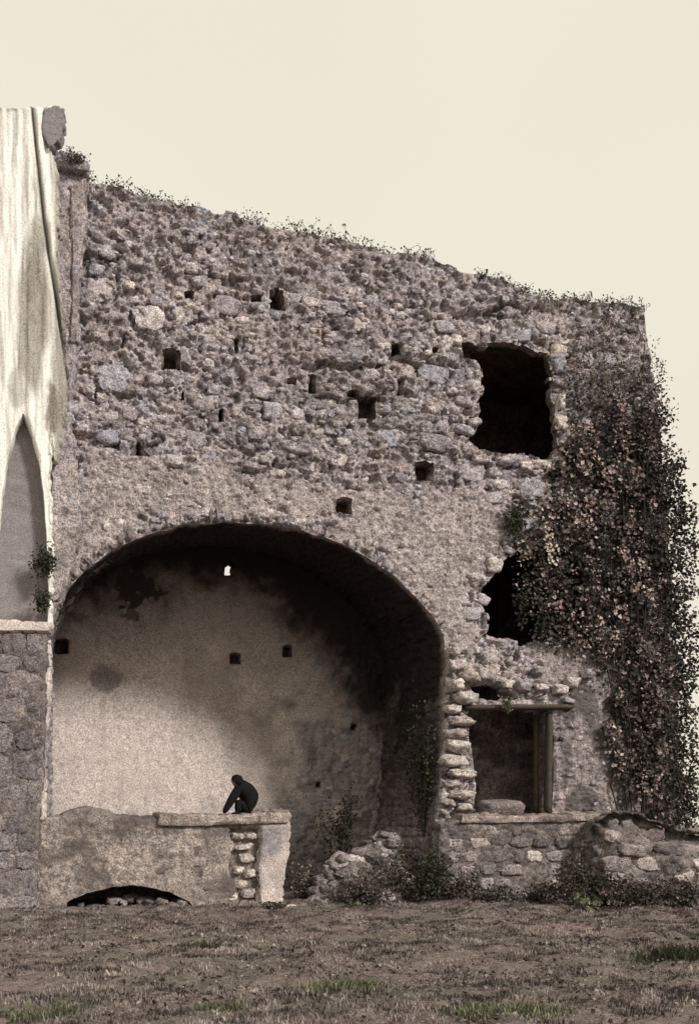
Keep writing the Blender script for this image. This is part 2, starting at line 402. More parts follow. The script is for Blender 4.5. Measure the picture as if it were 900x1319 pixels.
def sq(cx, cy, w_, h_, sk=0): return [(cx - w_ / 2, cy - h_ / 2 + sk), (cx, cy - h_ / 2 - 2), (cx + w_ / 2, cy - h_ / 2 - sk), (cx + w_ / 2 - 1, cy), (cx + w_ / 2, cy + h_ / 2), (cx - w_ / 2, cy + h_ / 2)]
PUT = [(357, 386, 18, 26), (220, 463, 26, 26), (472, 526, 24, 28), (547, 608, 24, 24), (510, 451, 13, 15), (402, 495, 11, 26), (516, 499, 9, 20),
       (443, 652, 20, 18), (243, 380, 12, 9), (305, 446, 8, 18), (603, 452, 14, 20), (376, 492, 14, 10), (455, 508, 18, 9), (330, 385, 15, 9), (236, 510, 8, 14), (560, 452, 8, 8), (285, 535, 8, 16)]
holes = [dict(poly=poly(ARCH), rag=.022, depth=4.15, steps=44, rough=1.5, rise=.14),
         dict(poly=poly(WIN_UP), rag=.12, depth=.22, steps=4, rough=.4), dict(poly=poly(WIN_MID), rag=.10, depth=.3, steps=4, rough=.5),
         dict(poly=poly(DOOR), rag=.02, depth=.8, steps=8), dict(poly=poly(GAP), rag=.05, depth=.6, steps=5)]
for a in PUT: holes.append(dict(poly=poly(sq(*a)), rag=.035, depth=.5, steps=4, cap=True))
holes.append(dict(poly=poly([(166, 587), (178, 567), (194, 588)]), rag=.02, depth=.5, steps=4, cap=True))

PLZ = poly([(60, 640), (100, 600), (180, 590), (280, 592), (350, 606), (430, 628), (480, 622), (560, 640), (640, 640), (655, 700), (620, 740), (612, 830), (575, 830), (500, 730), (380, 670), (280, 655), (180, 680), (60, 790)])
PLZ2 = poly([(700, 838), (800, 830), (860, 900), (870, 1060), (715, 1060), (712, 905), (700, 880)])
PLZ3 = poly([(30, 600), (105, 600), (105, 800), (30, 800)])
LEDGE = [(poly([(370, 462), (520, 468), (600, 455)]), .10), ]
def relief_facade(x, z, Sd):
    pl = np.maximum(ss(-.25, .25, sdf(PLZ, x, z) + (fbm(x * 2.2, z * 2.2, 4, 8) - .5) * 1.3),
                    ss(-.2, .2, sdf(PLZ2, x, z) + (fbm(x * 2, z * 2, 4, 18) - .5) * .9) )
    X, Y = inv(x, z)
    top = ss(120, 30, Y - (235 + (X - 115) * .21)) * .5        # finer, crumbled masonry just under the top
    wx = x + (fbm(x * 2, z * 2, 3, 1) - .5) * .35; wz = z + (fbm(x * 1.6, z * 1.6, 3, 2) - .5) * .25
    f1, f2, c1 = worley(wx / .42, wz / .23, 3); a = ss(.02, .28, f2 - f1)
    g1, g2, c2 = worley(wx / .15, wz / .11, 13); b = ss(.02, .3, g2 - g1)
    q1, q2, c3 = worley(x / .07, z / .06, 23); c = ss(0, .35, q2 - q1)
    big = fbm(x * .35, z * .35, 3, 4) - .5
    zone = ss(.42, .58, fbm(x * .9, z * .9, 3, 44))            # where big stones show, where small ones do
    rel = (1 - .75 * pl)
    H = big * .22 + rel * ((a * .045 + (c1 - .5) * .06) * zone * (1 - top) + (b * .022 + (c2 - .5) * .026) * (1 - .6 * zone * (1 - top))) + c * .018 + (fbm(x * 6, z * 7, 4, 6) - .5) * .06 * rel + (fbm(x * 15, z * 15, 2, 7) - .5) * .02
    pit = ss(.60, .70, fbm(x * 3.1, z * 4.4, 4, 61)) * (1 - pl * .75) * (1 - .5 * top)
    H = H - pit * .125 - ss(.62, .72, vn(x * 7, z * 8, 71)) * .08 * rel - ss(.60, .72, fbm(x * 13, z * 16, 2, 72)) * .055 * (.35 + .65 * rel)
    # rough ledges of coursed stone
    for (Lx, Lz, L2x, dpt) in ((380, 466, 600, .1), (400, 508, 540, .07), (590, 395, 700, .09), (300, 602, 430, .05), (210, 355, 330, .05)):
        u = (X - Lx) / (L2x - Lx); m = ss(0, .1, u) * ss(1, .9, u); yy = Y - Lz - (vn(x * 3, z * 0, 9) - .5) * 16
        H = H + m * dpt * (ss(-26, -6, yy) * (yy < 0) - 1.1 * ss(9, 2, yy) * (yy >= 0))
    H = H * ss(0, .05, Sd) + 0.0
    tint = np.where((zone > .5) & (top < .3), c1, c2 * .6 + c1 * .4)
    pl = np.maximum(pl, ss(.5, .62, fbm(x * 1.7, z * 2.2, 4, 88)) * .75)      # patches where mortar still covers the stones
    soot_shade = 0 * x
    edge = ss(.30, .0, sdf(poly(ARCH), x, z) + .28) * 0
    stn = ss(.55, .75, fbm(x * .8, z * .5, 4, 77)) * .35 * (1 - pl)
    stn = np.maximum(stn, ss(-.1, .3, sdf(PLZ2, x, z)) * (.25 + .6 * ss(.45, .65, fbm(x * 2, z * 1.4, 4, 78))))
    # dark damp band under the top of the wall and beside the buttress
    return H, dict(tint=tint, plaster=pl * .85, soot_shade=soot_shade + edge, stain_shade=stn)
xa, _ = W(20, 500); xb, _ = W(890, 500); _, zt = W(112, 215)
fac = sheet(xa, xb, -.3, zt + .15, .0245, 0, poly(OUT), holes, relief_facade, rag=.07, ragf=2.6)
V, F, A = fac['front']; o = link('wall_face', npmesh('wall_face', local(V, ruin), F, A), M_wall, ruin)
capq = []
for i, (V, F, A) in fac['reveals'].items():
    if i == 0:
        A['soot_shade'] = np.clip(ss(.2, 1.2, V[:, 2] - 5.4 + (fbm(V[:, 0] * .9, V[:, 1] * 1.3 + V[:, 2], 4, 31) - .5) * 3.2 + np.clip(V[:, 0] - 4, 0, 9) * .6), 0, 1) * .95  # soot on the soffit, with its shade painted into the same blackening
        A['soot_shade'] = np.maximum(A['soot_shade'], ss(.4, 1.5, V[:, 0] - 6.2) * ss(1.0, 3.0, V[:, 2]) * .75)  # right reveal blackened as well, shade included in the colour
        A['soot_shade'] *= ss(.0, .35, V[:, 1] + (fbm(V[:, 0] * 3, V[:, 2] * 3, 3, 3) - .5) * .4)
        A['plaster'] = A['plaster'] * .4 + .3
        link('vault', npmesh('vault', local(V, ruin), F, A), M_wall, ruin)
    elif i == -1:
        link('wall_edge', npmesh('wall_edge', local(V, ruin), F, A), M_wall, ruin)
    elif i >= 5:
        hd = holes[i]; P = hd['poly']; c0, c1 = P.min(0) - .1, P.max(0) + .1; y_ = .45
        n = len(V); V = np.concatenate([V, [(c0[0], y_, c0[1]), (c1[0], y_, c0[1]), (c1[0], y_, c1[1]), (c0[0], y_, c1[1])]])
        F = np.concatenate([F, [[n, n + 1, n + 2, n + 3]]]); A = {k: np.concatenate([v, np.zeros(4)]) for k, v in A.items()}
        link('putlog_hole', npmesh('putlog_hole', local(V, ruin), F, A), M_dark, ruin)
    else:
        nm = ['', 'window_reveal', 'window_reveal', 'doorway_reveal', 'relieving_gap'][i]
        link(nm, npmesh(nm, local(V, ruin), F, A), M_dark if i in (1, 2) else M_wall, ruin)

# ---- back wall of the great niche, with a small window through to the sky
YB = 4.1
NB = poly([(40, 1240), (40, 640), (640, 640), (640, 1240)], YB)
bh = [dict(poly=poly([(289, 741), (290, 722), (297, 719), (302, 726), (301, 741)], YB), rag=.006, depth=.45, steps=3),
      dict(poly=poly(sq(303, 849, 15, 14), YB), rag=.008, depth=.5, steps=3), dict(poly=poly(sq(79, 833, 20, 18), YB), rag=.03, depth=.5, steps=3),
      dict(poly=poly(sq(370, 839, 11, 14), YB), rag=.03, depth=.4, steps=3), dict(poly=poly(sq(455, 938, 8, 8), YB), rag=.02, depth=.4, steps=3),
      dict(poly=poly(sq(410, 1012, 8, 8), YB), rag=.02, depth=.4, steps=3)]
def relief_niche(x, z, Sd):
    X, Y = inv(x, z, YB); n = fbm(x * 1.1, z * 1.1, 5, 41) - .5
    bare = ss(-40, 60, (X - 395) + (Y - 950) * .35 + n * 330) * ss(760, 900, Y + n * 100)   # plaster fallen off on the right
    bare = np.maximum(bare, ss(1040, 1080, Y + n * 60) * .6)
    f1, f2, c1 = worley(x / .22, z / .15, 3)
    H = fbm(x * .6, z * .6, 3, 2) * .06 + bare * (ss(0, .3, f2 - f1) * .045 + (c1 - .5) * .04 - ss(.6, .72, fbm(x * 3, z * 3, 3, 9)) * .08) + (fbm(x * 8, z * 8, 3, 5) - .5) * .02
    n2 = (fbm(x * 4.5, z * 4.5, 4, 43) - .5) * 1.6 + (fbm(x * 14, z * 14, 2, 46) - .5) * .5
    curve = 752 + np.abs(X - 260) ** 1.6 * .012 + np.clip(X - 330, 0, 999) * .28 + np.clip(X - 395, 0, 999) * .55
    soot_shade = ss(52, -30, Y - curve - 12 * ss(300, 380, X) + n * 85 + n2 * 26) * .95  # soot along the top and upper right, arch shade painted in with it
    d = np.hypot((X - 172) / 32, (Y - 752) / 36) + n * 1.1 + n2; soot_shade = np.maximum(soot_shade, ss(1.15, .8, d) * .9)
    d = np.hypot((X - 168) / 14, (Y - 792) / 9) + n * 1. + n2; soot_shade = np.maximum(soot_shade, ss(1.1, .8, d) * .7)
    stain_shade = ss(1.15, .7, np.hypot((X - 135) / 24, (Y - 872) / 22) + n * .3 + n2 * .45) * .62
    stain_shade = np.maximum(stain_shade, ss(80, -30, Y - curve - 75 + n * 150) * .3)  # softer fringe of the same soot and shade below the curve
    stain_shade = np.maximum(stain_shade, bare * .25 + ss(.5, .8, fbm(x * 1.2, z * .4, 4, 19)) * .3)
    drip = ss(.60, .78, fbm(x * 5, z * .35, 3, 21)) * .16 * ss(.3, .6, fbm(x, z, 3, 22)); stain_shade = np.maximum(stain_shade, drip)
    return H * ss(0, .05, Sd), dict(tint=c1, plaster=1 - bare * .8, soot_shade=soot_shade, stain_shade=stain_shade)
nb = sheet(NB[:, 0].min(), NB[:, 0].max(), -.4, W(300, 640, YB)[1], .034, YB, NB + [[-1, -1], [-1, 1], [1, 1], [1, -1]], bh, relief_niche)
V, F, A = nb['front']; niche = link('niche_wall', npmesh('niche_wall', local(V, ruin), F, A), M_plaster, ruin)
for i, (V, F, A) in nb['reveals'].items():
    if i < 0: continue
    if i > 0:
        P = bh[i]['poly']; c0, c1 = P.min(0) - .08, P.max(0) + .08; y_ = YB + .38; n = len(V)
        V = np.concatenate([V, [(c0[0], y_, c0[1]), (c1[0], y_, c0[1]), (c1[0], y_, c1[1]), (c0[0], y_, c1[1])]])
        F = np.concatenate([F, [[n, n + 1, n + 2, n + 3]]]); A = {k: np.concatenate([v, np.zeros(4)]) for k, v in A.items()}
    nm = 'small_window' if i == 0 else 'putlog_hole'
    link(nm, npmesh(nm, V - np.array(ruin.location), F, A), M_plaster if i == 0 else M_dark, niche)

# ---- dark rooms behind the openings
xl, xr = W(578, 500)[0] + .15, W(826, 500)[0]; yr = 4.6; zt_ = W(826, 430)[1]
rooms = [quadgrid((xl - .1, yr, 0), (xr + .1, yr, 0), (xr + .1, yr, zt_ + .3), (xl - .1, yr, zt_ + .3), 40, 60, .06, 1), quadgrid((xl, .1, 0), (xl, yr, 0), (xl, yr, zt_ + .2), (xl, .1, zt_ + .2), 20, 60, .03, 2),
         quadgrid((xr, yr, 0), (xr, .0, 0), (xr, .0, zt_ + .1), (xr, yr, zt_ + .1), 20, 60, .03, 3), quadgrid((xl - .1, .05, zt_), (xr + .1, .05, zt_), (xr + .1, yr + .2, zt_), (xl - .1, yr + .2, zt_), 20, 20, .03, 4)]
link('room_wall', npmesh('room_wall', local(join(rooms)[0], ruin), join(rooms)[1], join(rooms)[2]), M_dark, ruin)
v, f, a = quadgrid((xl, 1.7, 0), (W(697, 1000, 1.7)[0], 1.7, 0), (W(697, 1000, 1.7)[0], 1.7, 4.9), (xl, 1.7, 4.9), 40, 60, .05, 8)
link('inner_partition', npmesh('inner_partition', local(v, ruin), f, a), M_lowdark, ruin)
zf1, zf2 = W(650, 838)[1], W(650, 600)[1]
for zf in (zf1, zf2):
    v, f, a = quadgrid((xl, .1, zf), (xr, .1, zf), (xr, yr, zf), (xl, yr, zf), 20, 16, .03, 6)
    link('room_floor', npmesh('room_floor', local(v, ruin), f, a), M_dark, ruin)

# ---- individual stones of the facade
XA, XB = W(105, 500)[0], W(850, 500)[0]
def t_big(x, z, w_):
    X, Y = inv(x, z); s = look(fac, x, z, 'S'); p = look(fac, x, z, 'plaster')
    return (s > w_ * .55) & (p < .45) & (X > 108) & (X < 835) & ~((X > 730) & (Y > 560)) & (Y > 300 + (X - 115) * .2)
def t_small(x, z, w_):
    X, Y = inv(x, z); s = look(fac, x, z, 'S'); p = look(fac, x, z, 'plaster')
    return (s > w_ * .35) & (rng.random(x.shape) > p * .93) & (X > 106) & (Y < 1050)
st = darts(t_big, (XA, XB, 4, zt), [(.46, .74, 34), (.30, .46, 110), (.2, .3, 140)], 12)
y0 = look(fac, st[:, 0], st[:, 1])
for (x, z, w_, t_), h_ in zip(st, y0):
    stone((x, -h_ + .035, z), (w_, .16, t_), ruin, M_stone, blk=True, rot=(0, random.uniform(-.22, .22), 0))
taken = {}
sm = darts(t_small, (XA, XB, 1.7, zt), [(.12, .2, 800), (.08, .12, 900)], 6)
hh = look(fac, sm[:, 0], sm[:, 1])
v, f, a = stones_joined(np.stack([sm[:, 0], -hh + .1 * sm[:, 2], sm[:, 1]], 1), np.stack([sm[:, 2], sm[:, 2] * .42, sm[:, 3]], 1))
o = link('rubble_stones', npmesh('rubble_stones', local(v, ruin), f, a), M_wall, ruin); o['kind'] = 'stuff'

# arch ring: small flat stones set on edge round the arch
ap = poly(ARCH[2:17]); seg = np.linalg.norm(np.diff(ap, axis=0), axis=1); cum = np.concatenate([[0], np.cumsum(seg)])
s_ = .05; RP, RS = [], []
ring = []
while s_ < cum[-1] - .05:
    x = np.interp(s_, cum, ap[:, 0]); z = np.interp(s_, cum, ap[:, 1]); x2 = np.interp(s_ + .05, cum, ap[:, 0]); z2 = np.interp(s_ + .05, cum, ap[:, 1])
    tx, tz = x2 - x, z2 - z; L = math.hypot(tx, tz) + 1e-9; nx_, nz_ = -tz / L, tx / L
    ln, wd = random.uniform(.10, .3), random.uniform(.05, .13)
    X_, Y_ = inv(x, z)
    ring.append((x + nx_ * ln * .5, z + nz_ * ln * .5, wd, ln, math.atan2(tx, tz)))
    s_ += wd * 1.1 + random.uniform(0, .16)
for x, z, wd, ln, an in ring:
    o = stone((x, -.0 - look(fac, x, z) + .03, z), (wd, .16, ln), ruin, M_wall, 'arch_stone', (0, an - math.pi / 2, 0))

# jamb stones right of the arch, and the pale stones over the doorway
for (X, Y, w_, h_) in [(588, 858, 34, 20), (606, 872, 34, 18), (583, 884, 26, 16), (596, 900, 36, 18), (580, 914, 24, 14), (590, 930, 42, 16), (584, 946, 40, 14), (586, 962, 44, 18), (582, 980, 40, 17),
                       (592, 997, 44, 15), (580, 1010, 34, 14), (592, 1024, 40, 15), (596, 1040, 26, 14), (575, 1034, 24, 14), (582, 840, 22, 13)]:
    x, z = W(X, Y); stone((x, -.09 + random.uniform(-.05, .04), z), (w_ / 66 * random.uniform(.92, 1.15), .42, h_ / 66 * random.uniform(.85, 1.15)), ruin, M_pale, 'jamb_stone', blk=True)
for (X, Y, w_, h_) in [(628, 872, 34, 18), (655, 880, 22, 16), (676, 886, 26, 18), (698, 888, 22, 15), (719, 886, 26, 18), (738, 882, 22, 16), (758, 872, 26, 18), (690, 868, 24, 14), (732, 900, 20, 10)]:
    x, z = W(X + random.uniform(-4, 4), Y + random.uniform(-4, 4)); stone((x, -.06, z), (w_ / 66 * random.uniform(.8, 1.3), .28, h_ / 66 * random.uniform(.8, 1.25)), ruin, M_stone if X > 660 else M_pale, 'lintel_stone', blk=True)
# stones crumbling round the big window
for (X, Y, w_, h_) in [(604, 478, 22, 18), (612, 498, 18, 16), (600, 520, 26, 20), (610, 540, 22, 16), (596, 556, 26, 16), (622, 590, 30, 14), (650, 596, 30, 15), (678, 598, 26, 16), (703, 596, 24, 15),
                       (722, 470, 22, 20), (724, 492, 22, 14), (724, 518, 24, 26), (722, 545, 22, 22), (728, 568, 18, 16), (716, 455, 24, 14), (618, 770, 26, 18), (606, 790, 26, 18), (612, 745, 20, 16), (634, 728, 28, 20), (655, 712, 20, 16)]:
    x, z = W(X + random.uniform(-4, 4), Y + random.uniform(-3, 3)); g = random.uniform(.75, 1.35); stone((x, .02, z), (w_ / 66 * g, random.uniform(.2, .3), h_ / 66 * random.uniform(.8, 1.2)), ruin, M_stone, blk=True, rot=(0, random.uniform(-.35, .35), 0))

# ---- doorway timbers
def timber(name, p, q, tx, ty, parent, seed=0):
    """rough beam between p and q"""
    p, q = Vector(p), Vector(q); d = (q - p); L = d.length; d.normalize(); up = Vector((0, 1, 0)); sd = d.cross(up).normalized()
    n, m = 14, 10; V = []; r = np.random.default_rng(seed)
    for i in range(n + 1):
        c = p.lerp(q, i / n)
        for j in range(m):
            a = 2 * math.pi * j / m; ca, sa = math.cos(a), math.sin(a); k = 1 / max(abs(ca), abs(sa)) ** .8
            k *= 1 + r.uniform(-.07, .07) - (.25 if i in (0, n) else 0)
            V.append((c + sd * (ca * k * tx / 2) + up * (sa * k * ty / 2))[:])
    F = [[i * m + j, i * m + (j + 1) % m, (i + 1) * m + (j + 1) % m, (i + 1) * m + j] for i in range(n) for j in range(m)]
    cap = [list(range(m))[::-1], [n * m + j for j in range(m)]]
    me = npmesh(name, np.array(V) - np.array(parent.location), [np.array(F), np.array(cap)]); return link(name, me, M_wood, parent)
timber('timber_lintel', WP(598, 912, -.04), WP(736, 911, -.04), .11, .3, ruin, 1)
timber('door_post', WP(707, 919, .06), WP(705, 1048, .06), .13, .2, ruin, 2)
timber('door_post', WP(690, 921, .42), WP(690, 1048, .42), .10, .16, ruin, 3)

# ================================================================== BUTTRESS + WHITE BUILDING AT THE LEFT
def generic_relief(sx, sz, amp, seed, pl=0., round_top=None):
    def f(x, z, Sd):
        f1, f2, c1 = worley((x + (fbm(x * 2, z * 2, 3, seed) - .5) * .2) / sx, z / sz, seed); g1, g2, c2 = worley(x / sx * 2.7, z / sz * 2.4, seed + 5)
        H = amp * (ss(.02, .25, f2 - f1) + (c1 - .5) + .5 * ss(.02, .3, g2 - g1) + (fbm(x * 5, z * 5, 4, seed) - .5) * 1.5) + (fbm(x, z, 3, seed + 9) - .5) * .08
        p = ss(.35, .6, fbm(x * 1.5, z * 1.5, 4, seed + 3)) * pl
        return H * (1 - .7 * p) * ss(0, .04, Sd), dict(tint=c1 * .6 + c2 * .4, plaster=p, stain_shade=ss(.5, .75, fbm(x * 1.3, z * 1.3, 4, seed + 8)) * .4)
    return f
def solid(name, pts, yp, depth, relief, mat, parent, h=.028, rag=.03, hl=(), ragf=4):
    P = poly(pts, yp); hs = list(hl)
    s = sheet(P[:, 0].min() - .15, P[:, 0].max() + .15, max(-.3, P[:, 1].min() - .15), P[:, 1].max() + .15, h, yp, P, hs, relief, rag, ragf)
    parts = [s['front']]
    for i, r in s['reveals'].items():
        if i == -1:
            v, f, a = r; v = v.copy(); v[:, 1] = yp + (v[:, 1] - yp) * depth; parts.append((v, f, a))
        else:
            v, f, a = r
            if hs[i].get('cap'):
                Q = hs[i]['poly']; c0, c1 = Q.min(0) - .05, Q.max(0) + .05; y_ = yp + hs[i]['depth'] - .03; n = len(v)
                v = np.concatenate([v, [(c0[0], y_, c0[1]), (c1[0], y_, c0[1]), (c1[0], y_, c1[1]), (c0[0], y_, c1[1])]])
                f = np.concatenate([f, [[n, n + 1, n + 2, n + 3]]]); a = {k: np.concatenate([q, np.full(4, .3)]) for k, q in a.items()}
            parts.append((v, f, a))
    v, f, a = join(parts)
    o = link(name, npmesh(name, v - np.array(parent.location) if parent else v, f, a), mat, parent); return o, s

bx_, bz_ = W(85, 1170)
butt = empty('stone_buttress', (bx_, -.2, 0), 'narrow grey stone buttress in the corner between white building and arch', 'buttress')
solid('shaft', [(50, 215), (72, 196), (92, 200), (110, 207), (112, 222), (110, 245), (107, 300), (101, 360), (100, 430), (98, 480), (90, 545), (96, 600), (100, 690), (96, 730), (80, 770), (66, 800), (60, 830), (56, 1180), (40, 1180), (40, 400)], -.22, .5,
      generic_relief(.3, .22, .02, 201, .8), M_wall, butt, rag=.04)
solid('cap_stone', [(66, 200), (76, 192), (92, 199), (113, 208), (112, 218), (90, 216), (66, 212)], -.40, .3, generic_relief(.2, .12, .03, 205), M_wall, butt, rag=.04)
solid('corner_strip', [(92, 240), (110, 232), (109, 290), (102, 350), (99, 440), (92, 440), (94, 330)], -.30, .2, generic_relief(.3, .3, .012, 209, .9), M_wall, butt, rag=.02)
solid('pilaster', [(68, 596), (98, 590), (103, 690), (90, 738), (70, 775), (64, 770)], -.30, .2, generic_relief(.5, .5, .012, 213, 1.), M_wall, butt, rag=.02)

white = empty('white_building', (W(10, 1170, -.6)[0], -.6, 0), 'white limewashed building with a tall pointed recess at the left edge', 'building')
LANC = [(-6, 803), (-4, 700), (2, 640), (10, 590), (20, 552), (30, 531), (40, 552), (50, 590), (57, 640), (61, 700), (63, 770), (62, 803)]
def relief_white(x, z, Sd):
    X, Y = inv(x, z, -.6)
    H = (fbm(x * 7, z * .35, 3, 301) - .5) * .16 + (fbm(x * 20, z * 2.5, 3, 302) - .5) * .05
    n0 = fbm(x * 8, z * 3, 4, 309) - .5
    line = X - (40 + (Y - 140) * .132 + 2 * np.sin(Y / 60))
    gro = np.exp(-(line / 2.2) ** 2) * ss(560, 470, Y)
    H = H - gro * .10 + np.exp(-((line - 7) / 5.) ** 2) * .05 * (Y < 560)
    n = fbm(x * 3, z * .8, 4, 303) - .5
    st = ss(.60, .74, fbm(x * 9, z * .7, 4, 304)) * .45 + 0 * X; st = np.maximum(st, ss(1.15, .55, np.hypot((X - 44) / 22, (Y - 410) / 115) + n * 1.5) * .85)
    st = np.maximum(st, ss(1.1, .7, np.hypot((X - 24) / 14, (Y - 500) / 30) + n) * .5)
    st = np.maximum(st, ss(.8, .1, np.abs(X - 27 + (Y - 400) * .04) / 4) * ss(280, 340, Y) * ss(520, 470, Y) * .9)
    st = np.maximum(st, ss(66, 72, X + n * 8) * .8)
    st = np.maximum(st, ss(1.15, .6, np.hypot((X - 42) / 13, (Y - 365) / 62) + n0 * 1.2))
    st = np.maximum(st, ss(1.1, .6, np.hypot((X - 70) / 12, (Y - 525) / 42) + n0) * 1.)  # brownish shadow strip by the right edge, painted as colour
    return H * ss(0, .04, Sd), dict(tint=vn(x * 5, z), stain_shade=st, soot_shade=gro * .85)  # groove line also darkened in the colour
lan = dict(poly=poly(LANC, -.6), rag=.008, depth=.45, steps=6, rough=.2)
wf, _ = solid('limewashed_wall', [(-160, 806), (-160, 138), (66, 138), (66, 190), (72, 230), (73, 330), (80, 430), (88, 490), (84, 520), (76, 560), (72, 592), (66, 560), (63, 640), (66, 700), (64, 806)], -.6, .35, relief_white, M_white, white, h=.02, rag=.03, hl=[lan])
solid('worn_corner', [(56, 139), (82, 138), (82, 160), (78, 176), (70, 188), (62, 190), (56, 170)], -.66, .3, generic_relief(.14, .1, .012, 221, .5), M_grey, white, h=.02, rag=.03)
solid('pointed_recess', [(-12, 810), (-12, 520), (66, 520), (66, 810)], -.28, .15, generic_relief(.8, .8, .012, 225, 0), M_grey, white, rag=0)
solid('recess_sill', [(-160, 812), (-160, 798), (0, 799), (62, 804), (62, 812)], -.72, .5, generic_relief(.5, .3, .008, 231, 1), M_plaster, white, h=.02, rag=.01)
solid('lit_edge_strip', [(58, 826), (62, 826), (61, 900), (58, 1000), (55, 1056), (51, 1056), (55, 960)], -.5, .1, generic_relief(.5, .5, .002, 245, 1), M_plaster, white, h=.012, rag=.002, ragf=1)  # added pale strip standing in for the lit edge of the pier
# masonry pier under it, built of blocks
pier_o, ps = solid('pier', [(-160, 1200), (-160, 811), (60, 811), (56, 1000), (50, 1060), (46, 1200)], -.62, .5, generic_relief(.3, .25, .02, 241, .4), M_lowdark, white, rag=.01)
yy = 816
r_ = random.Random(4)
while yy < 1172:
    hgt = r_.choice([22, 28, 34, 40]); X = -60 + r_.uniform(0, 40)
    right = 56 if yy < 1000 else 48
    while X < right - 4:
        wd = r_.uniform(30, 56); X2 = min(X + wd, right)
        if X2 - X > 10:
            (x1, z1), (x2, z2) = W(X, yy + hgt, -.62), W(X2, yy, -.62)
            stone(((x1 + x2) / 2, -.635, (z1 + z2) / 2), ((x2 - x1) * 1.1, .065, (z2 - z1) * 1.1), white, M_pier, 'block', (0, r_.uniform(-.03, .03), 0), True)
        X = X2
    yy += hgt

# ================================================================== PARAPET WALL IN FRONT OF THE NICHE
YP = -.45
par = empty('parapet_wall', (W(208, 1170, YP)[0], YP, 0), 'chest high plastered wall closing the foot of the arch with a low dark culvert', 'wall')
CUL = [(82, 1190), (86, 1163), (110, 1151), (145, 1142), (182, 1141), (218, 1149), (244, 1162), (252, 1173), (252, 1190)]
BRK = [(296, 1068), (334, 1066), (336, 1100), (334, 1130), (330, 1164), (306, 1166), (300, 1140), (294, 1120), (298, 1095)]
def relief_par(x, z, Sd):
    H, A = generic_relief(.3, .2, .014, 251, .9)(x, z, Sd); X, Y = inv(x, z, YP)
    n = fbm(x * 2, z * 2, 4, 252) - .5
    A['plaster'] = np.clip(.55 + n * .8, 0, 1)
    A['stain_shade'] = np.clip(ss(.5, .72, fbm(x * 1.4, z * 1.9, 5, 255)) * .6 + ss(1085, 1056, Y + n * 30) * .3 + ss(1.2, .6, np.hypot((X - 110) / 45, (Y - 1075) / 26) + n) * .35 + ss(1120, 1175, Y + n * 60) * .35, 0, .8)
    return H, A
po, pa = solid('wall_body', [(42, 1200), (44, 1056), (72, 1053), (92, 1044), (112, 1040), (132, 1045), (150, 1053), (210, 1056), (290, 1056), (372, 1050), (371, 1080), (366, 1120), (360, 1200)], YP, .75, relief_par, M_low, par, h=.022, rag=.012,
      hl=[dict(poly=poly(CUL, YP), rag=.022, depth=2.2, steps=8, cap=True), dict(poly=poly(BRK, YP), rag=.05, depth=.16, steps=3, cap=True)])
solid('coping_slab', [(205, 1063), (207, 1050), (250, 1050), (300, 1050), (372, 1046), (376, 1052), (371, 1060), (300, 1062), (250, 1064)], YP - .10, .85, generic_relief(.6, .3, .008, 261, .6), M_low, par, h=.016, rag=.012)
solid('end_pier', [(338, 1064), (373, 1062), (368, 1110), (362, 1165), (338, 1166), (334, 1120)], YP - .05, .2, generic_relief(.5, .5, .01, 262, 1.), M_plaster, par, h=.02, rag=.02)
for (X, Y, w_, h_) in [(308, 1078, 20, 10), (324, 1078, 16, 10), (314, 1092, 28, 9), (318, 1106, 26, 15), (308, 1122, 16, 12), (322, 1126, 20, 12), (310, 1140, 18, 14), (320, 1152, 22, 14), (300, 1156, 16, 12)]:
    x, z = W(X, Y, YP); stone((x, YP + .08, z), (w_ / 68, .22, h_ / 68), par, M_pale, blk=True)
for k in range(34):
    X = random.gauss(172, 32); yp = YP + random.uniform(.08, .9); w_ = random.uniform(.1, .26); x = W(X, 1170, yp)[0]
    if 100 < X < 236: stone((x, yp, .10 + w_ * .2 + max(0, .12 - abs(X - 172) / 400) * random.random()), (w_, w_, w_ * .6), par, M_heap, 'stone', (.2, random.uniform(-.3, .3), random.random()), True)
for (X, Y, w_, h_) in [(62, 1110, 26, 20), (60, 1140, 24, 22), (75, 1090, 20, 14), (140, 1100, 20, 12), (205, 1120, 24, 14), (250, 1096, 22, 14), (270, 1140, 22, 16), (120, 1128, 18, 12)]:
    x, z = W(X, Y, YP); stone((x, YP + .02, z), (w_ / 68, .07, h_ / 68), par, M_low, blk=True)

# ================================================================== LOW WALLS AT THE RIGHT
YR = -.55
low = empty('low_stone_wall', (W(665, 1170, YR)[0], YR, 0), 'low coursed stone wall with pale capping below the doorway', 'wall')
solid('wall_core', [(562, 1200), (566, 1062), (600, 1054), (640, 1054), (726, 1054), (800, 1050), (802, 1200)], YR, .6, generic_relief(.3, .15, .03, 271, .3), M_lowdark, low, rag=.02)
solid('capping', [(594, 1060), (596, 1050), (650, 1052), (724, 1050), (780, 1048), (780, 1056), (724, 1059), (650, 1060)], YR - .09, .75, generic_relief(.4, .3, .008, 272, 1.), M_low, low, h=.018, rag=.015)
yy = 1063; r_ = random.Random(9)
while yy < 1158:
    hgt = r_.choice([12, 14, 17]); X = 564 + r_.uniform(0, 10)
    while X < 726:
        wd = r_.uniform(16, 40)
        x, z = W(X + wd / 2, yy + hgt / 2, YR)
        if r_.random() < .86: stone((x, YR - .02 + r_.uniform(-.03, .03), z), (wd / 58, .13, hgt / 60), low, M_pale if r_.random() < .12 else M_heap, 'stone', (0, r_.uniform(-.05, .05), 0), True)
        X += wd + r_.uniform(0, 4)
    yy += hgt + 2
YH = -1.25
heap = empty('rubble_wall', (W(830, 1165, YH)[0], YH, 0), 'collapsed rounded rubble wall under the creeper at the right edge', 'wall')
